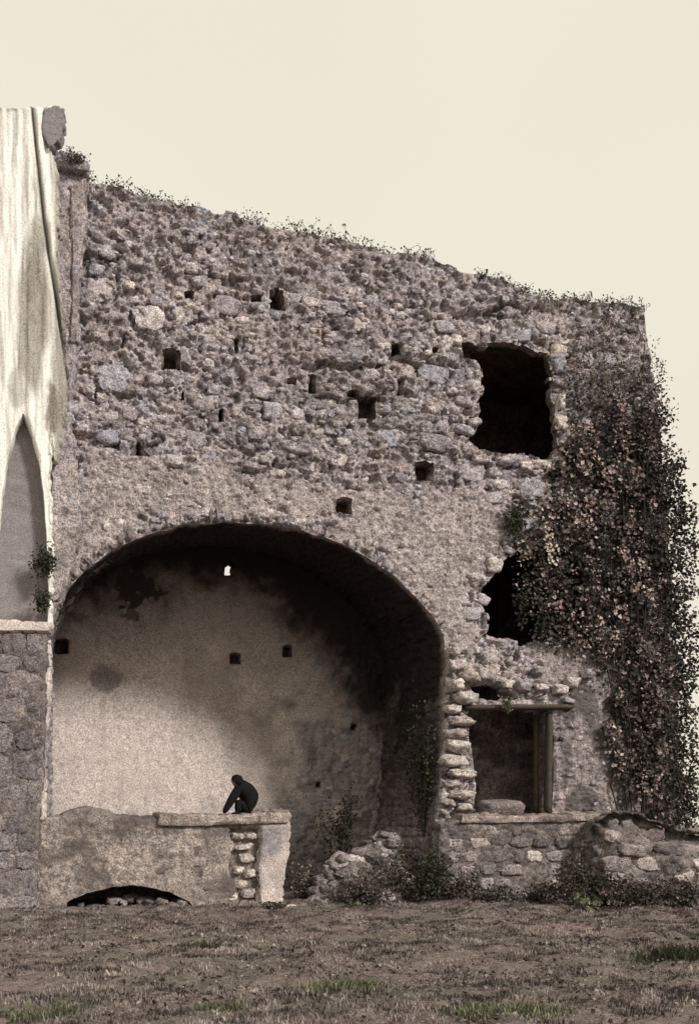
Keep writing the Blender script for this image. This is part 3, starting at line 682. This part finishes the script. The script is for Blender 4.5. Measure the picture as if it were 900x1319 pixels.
def relief_heap(x, z, Sd):
    H, A = generic_relief(.32, .2, .04, 281, .2)(x, z, Sd); return H - .7 * ss(.6, 0, Sd) + (fbm(x * 1.6, z * 1.6, 4, 288) - .5) * .4, A
hp, hs_ = solid('wall_core', [(752, 1200), (756, 1110), (764, 1075), (780, 1055), (805, 1048), (835, 1052), (858, 1060), (885, 1072), (930, 1076), (990, 1090), (1010, 1200)], YH, .8, relief_heap, M_lowdark, heap, rag=.05)
cnt = 0
yy = 1056
while yy < 1172:
    hgt = r_.uniform(12, 22); X = 764 + r_.uniform(0, 20) + max(0, 1080 - yy) * .3
    while X < 960:
        wd = r_.uniform(18, 44)
        x, z = W(X + wd / 2, yy + hgt / 2, YH)
        s0 = look(hs_, x, z, 'S')
        if s0 > .05 and r_.random() < .95: stone((x, YH - look(hs_, x, z) + .03, z), (wd / 56, .2, hgt / 56), heap, M_heap if r_.random() < .8 else M_pale, 'stone', (r_.uniform(-.2, .2), r_.uniform(-.2, .2), 0), True)
        X += wd + r_.uniform(0, 8)
    yy += hgt

# ================================================================== LOOSE BLOCKS
def block(X, Y, yp, size, rot, mat, label, name='fallen_stone', cat='stone', group=None):
    """one loose stone, a thing: finer mesh of its own"""
    V, F = ico(3); r = np.random.default_rng(int(X * 7 + Y)); P = V.copy(); m = np.abs(P).max(1, keepdims=True); P = P * .35 + P / m * .65
    for _ in range(7):
        n = r.normal(size=3); n /= np.linalg.norm(n); ex = np.clip(P @ n - r.uniform(.7, 1.05), 0, None); P -= ex[:, None] * n * .9
    P = P + (fbm(P[:, 0] * 3 + X, P[:, 2] * 3 + P[:, 1] * 2, 3, 5)[:, None] - .5) * .18
    P = P / np.abs(P).max(0) * np.array(size) / 2
    o = link(name, npmesh(name, P, F), mat); x, z = W(X, Y, yp); o.location = (x, yp, z); o.rotation_euler = rot
    tag(o, label, cat, group); return o
block(646, 1041, -.30, (1.02, .45, .36), (0, .02, 0), M_heap, 'squared grey stone block lying on the sill of the doorway')
md = empty('rubble_mound', (W(480, 1160, .3)[0], .3, 0), 'low mound of broken grey masonry heaped in the right foot of the arch', 'rubble')
def mound(x, y): 
    q = np.exp(-((x - W(505, 1100, .3)[0]) / .75) ** 2 - ((y - .7) / .9) ** 2) * 1.25 + np.exp(-((x - W(440, 1100, .3)[0]) / .8) ** 2 - ((y - .4) / .8) ** 2) * .75
    return q + (fbm(x * 2.5, y * 2.5, 4, 611) - .5) * .5 * q ** .5 + worley(x * 4, y * 4, 612)[0] * -.15 * (q > .1) - .04
x, y = np.meshgrid(np.arange(W(375, 1100, .3)[0], W(575, 1100, .3)[0], .045), np.arange(-1.2, 3., .045), indexing='ij'); idx = np.arange(x.size).reshape(x.shape)
link('heap', npmesh('heap', np.stack([x.ravel(), y.ravel(), mound(x, y).ravel()], 1) - np.array(md.location), np.stack([idx[:-1, :-1], idx[1:, :-1], idx[1:, 1:], idx[:-1, 1:]], -1).reshape(-1, 4), dict(tint=worley(x * 4, y * 4, 612)[2].ravel())), M_lowdark, md)
for k in range(170):
    X = rng.uniform(400, 562); yp = rng.uniform(-.7, 1.4); x = W(X, 1100, yp)[0]; zz = float(mound(np.array([x]), np.array([yp]))[0])
    if zz < .02: continue
    w_ = rng.gamma(3., .075) + .08; stone((x, yp, zz + w_ * .1), (w_, w_ * .8, w_ * rng.uniform(.45, .7)), md, M_heap if k % 8 else M_pale, 'stone', tuple(rng.uniform(-.5, .5, 3)), True)
block(503, 1096, .9, (.55, .5, .80), (.1, -.35, .3), M_heap, 'upright broken grey block on top of the rubble mound')
block(452, 1110, .4, (1.05, .6, .30), (0, -.33, .1), M_pale, 'long pale slab leaning on the rubble mound inside the arch')
block(373, 1170, -1.0, (.24, .2, .14), (0, 0, .3), M_pale, 'small pale stone on the turf at the end of the parapet')
block(180, 1247, -9.2, (.06, .06, .05), (0, 0, .3), M_pale, 'little white pebble lying alone in the brown turf', 'pebble', 'pebble')

# ================================================================== PLANTS
def leaves(P, size, tint, face=(0, -1, .45), spread=.8, lobed=True):
    """P (n,3) leaf centres -> small folded leaves"""
    n = len(P); nr = rng.normal(size=(n, 3)) * spread + np.array(face); nr /= np.linalg.norm(nr, axis=1)[:, None]
    a = rng.normal(size=(n, 3)); u = np.cross(nr, a); u /= np.linalg.norm(u, axis=1)[:, None]; v = np.cross(nr, u)
    s = (size if np.ndim(size) else np.full(n, size))[:, None]
    pts = [(-.5, 0, 0), (-.12, -.45, .12), (.5, 0, .0), (-.12, .45, .12), (0, 0, -.06)]
    V = np.stack([P + s * (a_ * u + b_ * v + c_ * nr) for a_, b_, c_ in pts], 1)
    i = np.arange(n)[:, None] * 5
    F = np.concatenate([i + [0, 1, 4], i + [1, 2, 4], i + [2, 3, 4], i + [3, 0, 4]])
    return V.reshape(-1, 3), F, dict(tint=np.repeat(tint, 5))
def tubes(paths):
    """list of (points, r0, r1)"""
    out = []
    for pts, r0, r1 in paths:
        pts = np.array(pts, float); n = len(pts); m = 5; V = []
        d = np.gradient(pts, axis=0); d /= np.linalg.norm(d, axis=1)[:, None] + 1e-9
        a = np.cross(d, np.array([.3, .9, .2])); a /= np.linalg.norm(a, axis=1)[:, None] + 1e-9; b = np.cross(d, a)
        r = np.linspace(r0, r1, n)[:, None]
        for j in range(m): V.append(pts + r * (a * math.cos(j * 1.2566) + b * math.sin(j * 1.2566)))
        V = np.stack(V, 1).reshape(-1, 3)
        F = np.array([[i * m + j, i * m + (j + 1) % m, (i + 1) * m + (j + 1) % m, (i + 1) * m + j] for i in range(n - 1) for j in range(m)])
        out.append((V, F, dict(tint=np.full(len(V), rng.uniform(.1, .5)))))
    return join(out)

# ---- creeper over the right side
ivy = empty('ivy', (W(800, 1170)[0], -.2, 0), 'dense dark creeper with tan dying leaves covering the right side', 'creeper')
IVP = [(735, 420), (760, 392), (800, 388), (836, 394), (844, 440), (854, 480), (862, 540), (882, 590), (888, 640), (900, 700), (896, 780), (902, 860), (898, 940), (898, 1060), (835, 1062),
       (800, 1010), (785, 950), (770, 900), (745, 850), (700, 832), (662, 815), (650, 770), (664, 735), (655, 690), (672, 655), (700, 625), (722, 590), (730, 520), (728, 470)]
IP = poly(IVP)
def ivy_spots(n, edge=.35, sd=401):
    x = rng.uniform(IP[:, 0].min() - .3, IP[:, 0].max() + .3, n); z = rng.uniform(IP[:, 1].min(), IP[:, 1].max() + .1, n)
    s = sdf(IP, x, z) + (fbm(x * 2.5, z * 2.5, 3, sd) - .5) * edge * 2; X, Y = inv(x, z); return x, z, s, X, Y
def ivy_depth(x, z, X, Y):
    g = np.where(x < XB, look(fac, x, z), .0); return -g - .02
def bare_zone(X, Y): return np.clip(ss(1.2, .5, np.hypot((X - 735) / 85, (Y - 870) / 48)) + ss(1.1, .4, np.hypot((X - 700) / 45, (Y - 640) / 35)) * .7, 0, 1)
LV = []
x, z, s, X, Y = ivy_spots(46000); up = ss(600, 440, Y); mid = sdf(poly(WIN_MID), x, z)
k = (s > 0) & (rng.random(len(x)) < np.where(fbm(x * 4, z * 4, 3, 403) > .45, 1, .4) * (1 - .88 * up) * (1 - .85 * bare_zone(X, Y)) * ss(-.1, .5, s + .1)) & ~((mid > .0) & (X < 658)) & ~((mid > .1) & (rng.random(len(x)) < .45))
x, z, s, X, Y, up = (q[k] for q in (x, z, s, X, Y, up))
y = ivy_depth(x, z, X, Y) - rng.random(len(x)) * .09
LV.append((np.stack([x, y, z], 1), rng.uniform(.05, .10, len(x)) * (1 - .4 * up), np.clip(rng.random(len(x)) * (.30 + .35 * up), 0, 1)))
cx, cz, s, X, Y = ivy_spots(8200); up = ss(600, 430, Y); mid = sdf(poly(WIN_MID), cx, cz); den = fbm(cx * 1.6, cz * 1.6, 3, 405)
k = (s > .02) & (rng.random(len(cx)) < ss(.40, .58, fbm(cx * 3.2, cz * 3.2, 3, 407)) * (.6 + 1.2 * (den - .35)) * (1 - .62 * up) * (1 - .8 * bare_zone(X, Y))) & ~((mid > .0) & (X < 664)) & ~((mid > .1) & (rng.random(len(cx)) < .4))
cx, cz, s, X, Y, up = (q[k] for q in (cx, cz, s, X, Y, up)); m = len(cx)
corner = ss(800, 880, X) ; cy = ivy_depth(cx, cz, X, Y) - rng.uniform(.05, .2, m) * (1 - .5 * up) - np.clip(s, 0, .8) * .08
tone = np.clip(rng.random(m) ** 1.5 * .85 + .08 + .5 * (fbm(cx * 1.2, cz * 1.2, 2, 406) - .5) - .30 * corner * (1 - up) , .05, .95)
tone = tone * (1 - up) + (.40 + .38 * rng.random(m)) * up
q = 11; rad = (rng.uniform(.05, .13, m) * (1 - .2 * up))[:, None, None]
Pc = np.stack([cx, cy, cz], 1)[:, None, :] + rng.normal(size=(m, q, 3)) * rad * np.array([1., .5, 1.]) - np.array([0, 0, 1.]) * (rng.random((m, q, 1)) ** 2) * .12
wrap = (np.stack([X] * q, 1) > 852) ; Pc[..., 1] += np.where(wrap, rng.random((m, q)) * .8, 0)
sz = rng.uniform(.045, .10, (m, q)) * rng.uniform(.75, 1.5, (m, 1)) * (1 - .45 * up)[:, None]; tn = np.clip(tone[:, None] + rng.normal(size=(m, q)) * .09, 0, 1)
LV.append((Pc.reshape(-1, 3), sz.ravel(), tn.ravel()))
# a bright dying streak
p = WP(708, 700, -.38); LV.append((np.array(p) + rng.normal(size=(60, 3)) * np.array([.08, .04, .28]), rng.uniform(.06, .1, 60), np.full(60, 1.)))
P_, S_, T_ = (np.concatenate(q) for q in zip(*LV))
v, f, a = leaves(P_, S_, T_, spread=.7)
o = link('foliage', npmesh('foliage', local(v, ivy), f, a, False), M_ivy, ivy); o['kind'] = 'stuff'
st_l = []
for k in range(9):
    X0 = rng.uniform(800, 850); pts = []; Xc = X0
    for i in range(26):
        Yc = 1130 - i * rng.uniform(.9, 1.05) * (24 + k % 5); Xc += rng.normal() * 4 - .6
        if Yc < 420: break
        pts.append((*[WP(Xc, Yc)[0]], -.1 - .06 * rng.random(), WP(Xc, Yc)[2]))
    p = np.array(pts); p -= np.array(ivy.location); v, f, a = tubes([(p, .022, .008)])
    link('stem', npmesh('stem', v, f, a), M_stem, ivy)

# ---- weeds and dry twigs on the wall top
tw, lf = [], []
top = poly(OUT[2:20]); seg = np.linalg.norm(np.diff(top, axis=0), axis=1); cum = np.concatenate([[0], np.cumsum(seg)])
for _ in range(1900):
    s_ = rng.uniform(0, cum[-1]); x = np.interp(s_, cum, top[:, 0]); z = np.interp(s_, cum, top[:, 1])
    if vn(np.array(x * 1.9), np.array(3.), 6) < .27: continue
    L = rng.gamma(2., .028) * (1.4 if vn(np.array(x * 1.3), np.array(0.), 5) > .5 else .8) + .05
    y = rng.uniform(-.1, .7); b = np.array([x, y, z - rng.uniform(.0, .12)]); d = np.array([rng.normal() * .5, rng.normal() * .4, 1.])
    p = [b, b + d * L * .5, b + d * L + np.array([rng.normal() * .3, 0, 0]) * L]
    tw.append((p, .006, .003))
    lf += [np.array(p[2]) + rng.normal(size=3) * .03 for _ in range(3)]
v, f, a = tubes(tw); lf = np.array(lf); lv, lF, la = leaves(lf, rng.uniform(.025, .06, len(lf)), rng.random(len(lf)), spread=2)
me = npmesh('wall_top_weeds', np.concatenate([v, lv]), [f, lF + len(v)], dict(tint=np.concatenate([a['tint'], la['tint'] * .6])), False)
tag(link('wall_top_weeds', me, M_twig), 'thin dry weeds bristling along the sloping top of the ruined wall', 'weeds', kind='stuff')

def bush(name, c, rad, n, mat, label, cat, group=None, ls=(.04, .08), stems=7, tmax=1., seed=0):
    """bush standing at c = (x, y, z): stems and leaves in uneven clumps"""
    root = empty(name, c, label, cat, group); r = np.random.default_rng(seed + 11)
    P, T, paths = [], [], []
    for k in range(stems):
        a = r.uniform(0, 2 * math.pi); q = r.uniform(.2, .95); tip = np.array([math.cos(a) * rad[0] * q, math.sin(a) * rad[1] * q, rad[2] * r.uniform(.45, 1.)])
        mid = tip * np.array([.4, .4, .6]); paths.append(([np.array([0, 0, -.03]), mid, tip], .016, .004))
        for f_ in (1., .75, .5):
            m = int(n / stems / 3); ctr = tip * f_; P.append(ctr + r.normal(size=(m, 3)) * np.array(rad) * .17 * (1.3 - .3 * f_)); T.append(np.clip(r.random(m) * .7 + .3 * r.random() , 0, 1) * tmax)
    P = np.concatenate(P); P[:, 2] = np.abs(P[:, 2]) + .01; T = np.concatenate(T)
    v, f, a = leaves(P, r.uniform(ls[0], ls[1], len(P)), T, spread=1.2); o = link('foliage', npmesh('foliage', v, f, a, False), mat, root); o['kind'] = 'stuff'
    v, f, a = tubes(paths); link('stem', npmesh('stem', v, f, a), M_twig, root); return root
for j, (X, yp, rx, rz, lb) in enumerate([(592, -1.0, .5, .62, 'brown scrub at the left end of the low coursed wall'), (640, -1.3, .6, .36, 'low brown scrub below the second course of the low wall'), (700, -1.3, .5, .4, 'brown scrub under the right part of the low wall capping'),
        (745, -1.7, .45, .75, 'upright dark scrub in the gap before the rubble wall'), (815, -2.1, .8, .5, 'low dark scrub along the foot of the rubble wall'), (880, -2.2, .7, .45, 'dark scrub at the right end of the rubble wall'), (350, -1.3, .35, .16, 'thin low weeds at the foot of the parapet end pier')]):
    bush('scrub', (W(X, 1100, yp)[0], yp, 0), (rx, .3, rz), int(1300 * rx * rz / .3) + 200, M_scrub, lb, 'scrub', 'scrub along the foot of the low walls', seed=40 + j, stems=9, ls=(.035, .075))
def at(X, Y, yp): return WP(X, Y, yp)
def gnd(X, yp): return (W(X, 1100, yp)[0], yp, 0)
bush('shrub', (W(440, 1100, 1.8)[0], 1.8, .85), (.55, .3, 1.35), 900, M_bush, 'dark sapling rising above the slab inside the arch', 'shrub', seed=1)
bush('shrub', gnd(470, -.9), (.85, .4, .62), 1300, M_scrub, 'brown scrubby bush below the leaning pale slab', 'shrub', seed=2, stems=10)
bush('shrub', gnd(545, -1.0), (.6, .4, .95), 1900, M_bush, 'tall dark bush against the foot of the right jamb', 'shrub', seed=3, stems=11)
bush('shrub', gnd(398, .4), (.45, .4, .8), 700, M_scrub, 'small brown bush right of the parapet end', 'shrub', seed=4)
bush('shrub', gnd(505, -.3), (.5, .4, 1.1), 700, M_scrub, 'brown bush between the upright broken block and the jamb', 'shrub', seed=12)
bush('shrub', gnd(780, -1.7), (.5, .3, .7), 900, M_bush, 'dark scrub growing where the two low walls meet', 'shrub', seed=5)
bush('climbing_shrub', (W(545, 1010, .5)[0], .5, 1.4), (.35, .9, 2.4), 1500, M_bush, 'dark growth climbing the inner right side of the arch', 'shrub', seed=6, stems=9)
bush('wall_plant', at(664, 690, -.15), (.28, .2, .6), 800, M_bush, 'dark leaf clump standing in for a hole below the big window', 'plant', seed=7, ls=(.03, .06))  # leaves added in place of a dark hole in the masonry
bush('wall_plant', at(58, 745, -.75), (.28, .2, .5), 700, M_bush, 'dark green tuft rooted above the white sill', 'plant', seed=8, ls=(.03, .06))
bush('wall_plant', at(56, 790, -.75), (.2, .15, .42), 600, M_bush, 'black tuft hanging at the foot of the pointed recess', 'plant', seed=9, ls=(.03, .06))
bush('wall_plant', at(654, 918, -.3), (.22, .1, .28), 160, M_green, 'light green weed sprouting over the timber lintel', 'plant', seed=10, ls=(.03, .06), stems=5)
bush('wall_plant', at(93, 208, -.5), (.3, .2, .16), 350, M_twig, 'dry tuft on top of the buttress', 'plant', seed=13, ls=(.02, .045))
bush('leafy_weed', (W(748, 1190, -2.4)[0], -2.4, 0), (.32, .25, .28), 120, M_green, 'broad leaved green weed in front of the low wall', 'plant', seed=14, ls=(.08, .14))
bush('leafy_weed', (W(770, 1165, -1.9)[0], -1.9, 0), (.2, .2, .3), 80, M_green, 'small green weed at the foot of the rubble wall', 'plant', seed=15, ls=(.05, .1))
bush('leafy_weed', (W(455, 1165, -1.4)[0], -1.4, 0), (.16, .16, .2), 60, M_green, 'tiny green weed in front of the bush below the slab', 'plant', seed=16, ls=(.04, .08))

# ================================================================== GROUND
def spaced(c, dense, step, far):
    a = [0.]; s_ = step
    while a[-1] < far:
        if a[-1] > dense: s_ *= 1.35
        a.append(a[-1] + s_)
    a = np.array(a); return np.concatenate([c - a[::-1][:-1], c + a])
gx, gy = spaced(4, 10, .09, 1500), spaced(-6, 9, .09, 1500)
GX, GY = np.meshgrid(gx, gy, indexing='ij')
def gz(x, y):
    nr = ss(30, 14, np.hypot(x - 4, y + 6))
    return nr * ((fbm(x * .5, y * .5, 4, 501) - .5) * .16 + (fbm(x * 2.2, y * 2.2, 4, 502) - .5) * .09 + (fbm(x * 7, y * 7, 2, 503) - .5) * .05 + ss(.5, .75, vn(x * 3.5, y * 3.5, 504)) * .05) - .02 + .10 * ss(-3, -.5, y) * ss(30, 14, np.hypot(x, y))
idx = np.arange(GX.size).reshape(GX.shape); F = np.stack([idx[:-1, :-1], idx[1:, :-1], idx[1:, 1:], idx[:-1, 1:]], -1).reshape(-1, 4)
tag(link('ground', npmesh('ground', np.stack([GX.ravel(), GY.ravel(), gz(GX, GY).ravel()], 1), F), M_ground), kind='structure')

def blades(x, y, L, wd, tint, lean=.6):
    n = len(x); a = rng.uniform(0, 2 * math.pi, n); z = gz(x, y) - .01
    dx, dy = np.cos(a), np.sin(a); b = rng.uniform(0, 2 * math.pi, n); lx, ly = np.cos(b) * lean * L * rng.random(n), np.sin(b) * lean * L * rng.random(n)
    V = np.stack([np.stack([x - dx * wd, y - dy * wd, z], 1), np.stack([x + dx * wd, y + dy * wd, z], 1), np.stack([x + dx * wd * .7 + lx * .4, y + dy * wd * .7 + ly * .4, z + L * .6], 1), np.stack([x + lx, y + ly, z + L * .9], 1),
                  np.stack([x - dx * wd * .7 + lx * .4, y - dy * wd * .7 + ly * .4, z + L * .6], 1)], 1)
    i = np.arange(n)[:, None] * 5
    return V.reshape(-1, 3), [i + [0, 1, 2, 4]], i + [4, 2, 3], dict(tint=np.repeat(tint, 5))
n = 300000; t = rng.random(n); y = -13.2 + 12.8 * t; x = rng.uniform(-2.5, 15, n)
X, Y = inv(x, 0 * x, y); k = (X > -60) & (X < 960) & (rng.random(n) < np.clip(ss(.3, .6, fbm(x * 1.5, y * 1.5, 3, 510)) + .5, 0, 1)); x, y = x[k], y[k]
cl = fbm(x * 2, y * 2, 3, 511)
v, q, t3, a = blades(x, y, rng.uniform(.02, .055, len(x)) * (.4 + 1.1 * ss(.3, .7, cl)), rng.uniform(.004, .010, len(x)), np.clip(rng.random(len(x)) * .7 + (fbm(x * 3.5, y * 3.5, 2, 515) - .5) * 1.6, 0, 1))
tag(link('turf', npmesh('turf', v, q + [t3], a, False), M_grass), 'short brown trampled turf spread before the ruin', 'grass', kind='stuff')
n = 26000; y = -13.2 + 12.8 * rng.random(n); x = rng.uniform(-2.5, 15, n); k = ss(.42, .68, fbm(x * 2.6, y * 2.6, 3, 520)) > rng.random(n); x, y = x[k], y[k]
v, f, a = leaves(np.stack([x, y, gz(x, y) + rng.uniform(.005, .04, len(x))], 1), rng.uniform(.025, .07, len(x)), np.clip(rng.random(len(x)) ** 1.6, 0, 1), face=(0, 0, 1.), spread=.6)
tag(link('leaf_litter', npmesh('leaf_litter', v, f, a, False), M_litter), 'brown and pale dead leaves caught in the trampled turf', 'leaf litter', kind='stuff')
# tufts at the bottom of the picture
for j, (X, yp, rx, nn, Lm, mat, lb) in enumerate([(432, -10.4, .26, 900, .16, M_green, 'fresh green grass tuft at the bottom centre of the lawn'), (645, -12.2, .34, 1200, .12, M_green, 'pale green grass patch at the bottom right of centre'),
        (285, -11.4, .14, 350, .10, M_green, 'small green tuft at the bottom between the pebble and the centre tuft'), (50, -11.2, .2, 500, .12, M_green, 'green grass tuft in the bottom left corner'),
        (880, -9.5, .35, 1100, .22, M_bush, 'dark rank grass clump at the bottom right edge'), (258, -6.8, .22, 500, .1, M_bush, 'low dark weed patch in the turf before the culvert')]):
    xx = W(X, 1200, yp)[0]; nrm = rng.normal(size=(nn, 2)) * rx * .55; x = xx + nrm[:, 0] * 1.4; y = yp + nrm[:, 1]
    v, q, t3, a = blades(x, y, rng.uniform(.4, 1, nn) * Lm, rng.uniform(.004, .009, nn), rng.random(nn), .9)
    o = link('grass_tuft', npmesh('grass_tuft', v - np.array([xx, yp, 0]), q + [t3], a, False), mat); o.location = (xx, yp, 0); tag(o, lb, 'grass tuft', kind='stuff')

# ================================================================== THE SEATED PERSON
def skin_body(name, joints, edges, mat, parent, sub=2, root=0):
    me = bpy.data.meshes.new(name); me.from_pydata([j[0] for j in joints], edges, []); me.materials.append(mat)
    o = bpy.data.objects.new(name, me); COL.objects.link(o); o.parent = parent
    md = o.modifiers.new('skin', 'SKIN'); md.use_smooth_shade = True
    for i, j in enumerate(joints):
        sv_ = me.skin_vertices[0].data[i]; r = j[1]; sv_.radius = r if isinstance(r, tuple) else (r, r); sv_.use_root = i == root
    sb = o.modifiers.new('sub', 'SUBSURF'); sb.levels = sb.render_levels = sub
    return o
px0, pz0 = W(320, 1051, -.3)
per = empty('person', (px0 - .02, -.3, pz0), 'person in black hooded coat hunched on the parapet, leaning on one arm', 'person')
# local: -x is the way the person leans, -y towards the camera
J = [((.10, 0, .14), (.28, .21)), ((.09, 0, .31), (.26, .21)), ((-.01, -.01, .46), (.20, .19)), ((-.10, -.02, .56), (.15, .16)), ((-.16, -.03, .62), (.11, .11)),
     # near arm down to the ledge
     ((-.20, -.14, .50), (.10, .10)), ((-.35, -.17, .28), (.085, .08)), ((-.46, -.17, .09), (.06, .055)), ((-.49, -.175, .035), (.035, .024)),
     # far arm resting in the lap
     ((-.12, .15, .50), (.062, .062)), ((-.06, .2, .28), (.05, .05)), ((-.10, .06, .17), (.036, .036)),
     # legs folded under, knees forward
     ((-.0, -.10, .10), (.10, .095)), ((-.22, -.12, .27), (.10, .10)), ((-.20, -.17, .12), (.075, .07)), ((-.22, -.18, .06), (.05, .05)),
     ((.0, .10, .10), (.10, .095)), ((-.14, .14, .10), (.085, .08)), ((.10, .24, .07), (.06, .06))]
E = [(0, 1), (1, 2), (2, 3), (3, 4), (3, 5), (5, 6), (6, 7), (7, 8), (3, 9), (9, 10), (10, 11), (0, 12), (12, 13), (13, 14), (14, 15), (0, 16), (16, 17), (17, 18)]
skin_body('coat', J, E, M_coat, per, 2)
def head_mesh():
    V, F = ico(4); P = V.copy()
    P[:, 0] *= .095; P[:, 1] *= .073; P[:, 2] *= .115
    f = V[:, 0] < 0                                                      # face looks along -x
    P[:, 2] -= .02 * (V[:, 2] < -.3) * f; P[:, 1] *= 1 - .22 * ss(.0, -.9, V[:, 2])
    nose = np.exp(-((V[:, 1]) / .13) ** 2 - ((V[:, 2] + .12) / .2) ** 2) * f; P[:, 0] -= .024 * nose
    brow = np.exp(-((V[:, 2] - .16) / .1) ** 2) * f * (np.abs(V[:, 1]) < .6); P[:, 0] -= .006 * brow
    for sgn in (-1, 1):
        eye = np.exp(-((V[:, 1] - sgn * .36) / .16) ** 2 - ((V[:, 2] - .02) / .1) ** 2) * f; P[:, 0] += .014 * eye
        ear = np.exp(-((V[:, 0] - .05) / .14) ** 2 - ((V[:, 2] + .02) / .2) ** 2) * (V[:, 1] * sgn > .6); P[:, 1] += sgn * .014 * ear
    lip = np.exp(-(V[:, 1] / .3) ** 2 - ((V[:, 2] + .48) / .08) ** 2) * f; P[:, 0] -= .008 * lip
    chin = np.exp(-(V[:, 1] / .35) ** 2 - ((V[:, 2] + .8) / .2) ** 2) * f; P[:, 0] -= .016 * chin
    return P, F
hd_v, hd_f = head_mesh(); head = link('head', npmesh('head', hd_v, hd_f), M_skin, per); head.location = (-.215, -.03, .665); head.rotation_euler = (0, -.95, -.55)
V, F = ico(4); P = V.copy(); P[:, 0] *= .112; P[:, 1] *= .09; P[:, 2] *= .128
op = (V[:, 0] < -.5) & (V[:, 2] < .45) & (V[:, 2] > -.75); P = P * (1 + (fbm(V[:, 0] * 3, V[:, 2] * 3, 3, 77)[:, None] - .5) * .12)
kf = ~op[F].any(1); hood = link('hood', npmesh('hood', P, F[kf]), M_coat, per); hood.location = (-.20, -.03, .675); hood.rotation_euler = (0, -.85, -.55)
sd_ = hood.modifiers.new('thick', 'SOLIDIFY'); sd_.thickness = .012
# hand flat on the ledge: palm, four fingers and a thumb
skin_body('hand', [((-.455, -.173, .055), (.022, .018)), ((-.50, -.176, .028), (.036, .014))] , [(0, 1)], M_skin, per, 2)
hb = (-.50, -.176, .028)
for i, (dy, L) in enumerate([(-.033, .062), (-.012, .074), (.010, .070), (.031, .055)]):
    a = (hb[0] - .02, hb[1] + dy * .8, hb[2]); skin_body('finger', [(a, .010), ((a[0] - L * .5, a[1] + dy * .25, hb[2] + .006), .009), ((a[0] - L, a[1] + dy * .4, hb[2] - .012), .0075)], [(0, 1), (1, 2)], M_skin, per, 1)
skin_body('thumb', [((hb[0] + .012, hb[1] - .03, hb[2]), .011), ((hb[0] - .012, hb[1] - .065, hb[2] - .004), .0095), ((hb[0] - .038, hb[1] - .078, hb[2] - .012), .008)], [(0, 1), (1, 2)], M_skin, per, 1)
skin_body('shoe', [((-.18, -.18, .05), (.042, .045)), ((-.26, -.185, .042), (.042, .038)), ((-.33, -.19, .03), (.034, .026))], [(0, 1), (1, 2)], M_coat, per, 2)
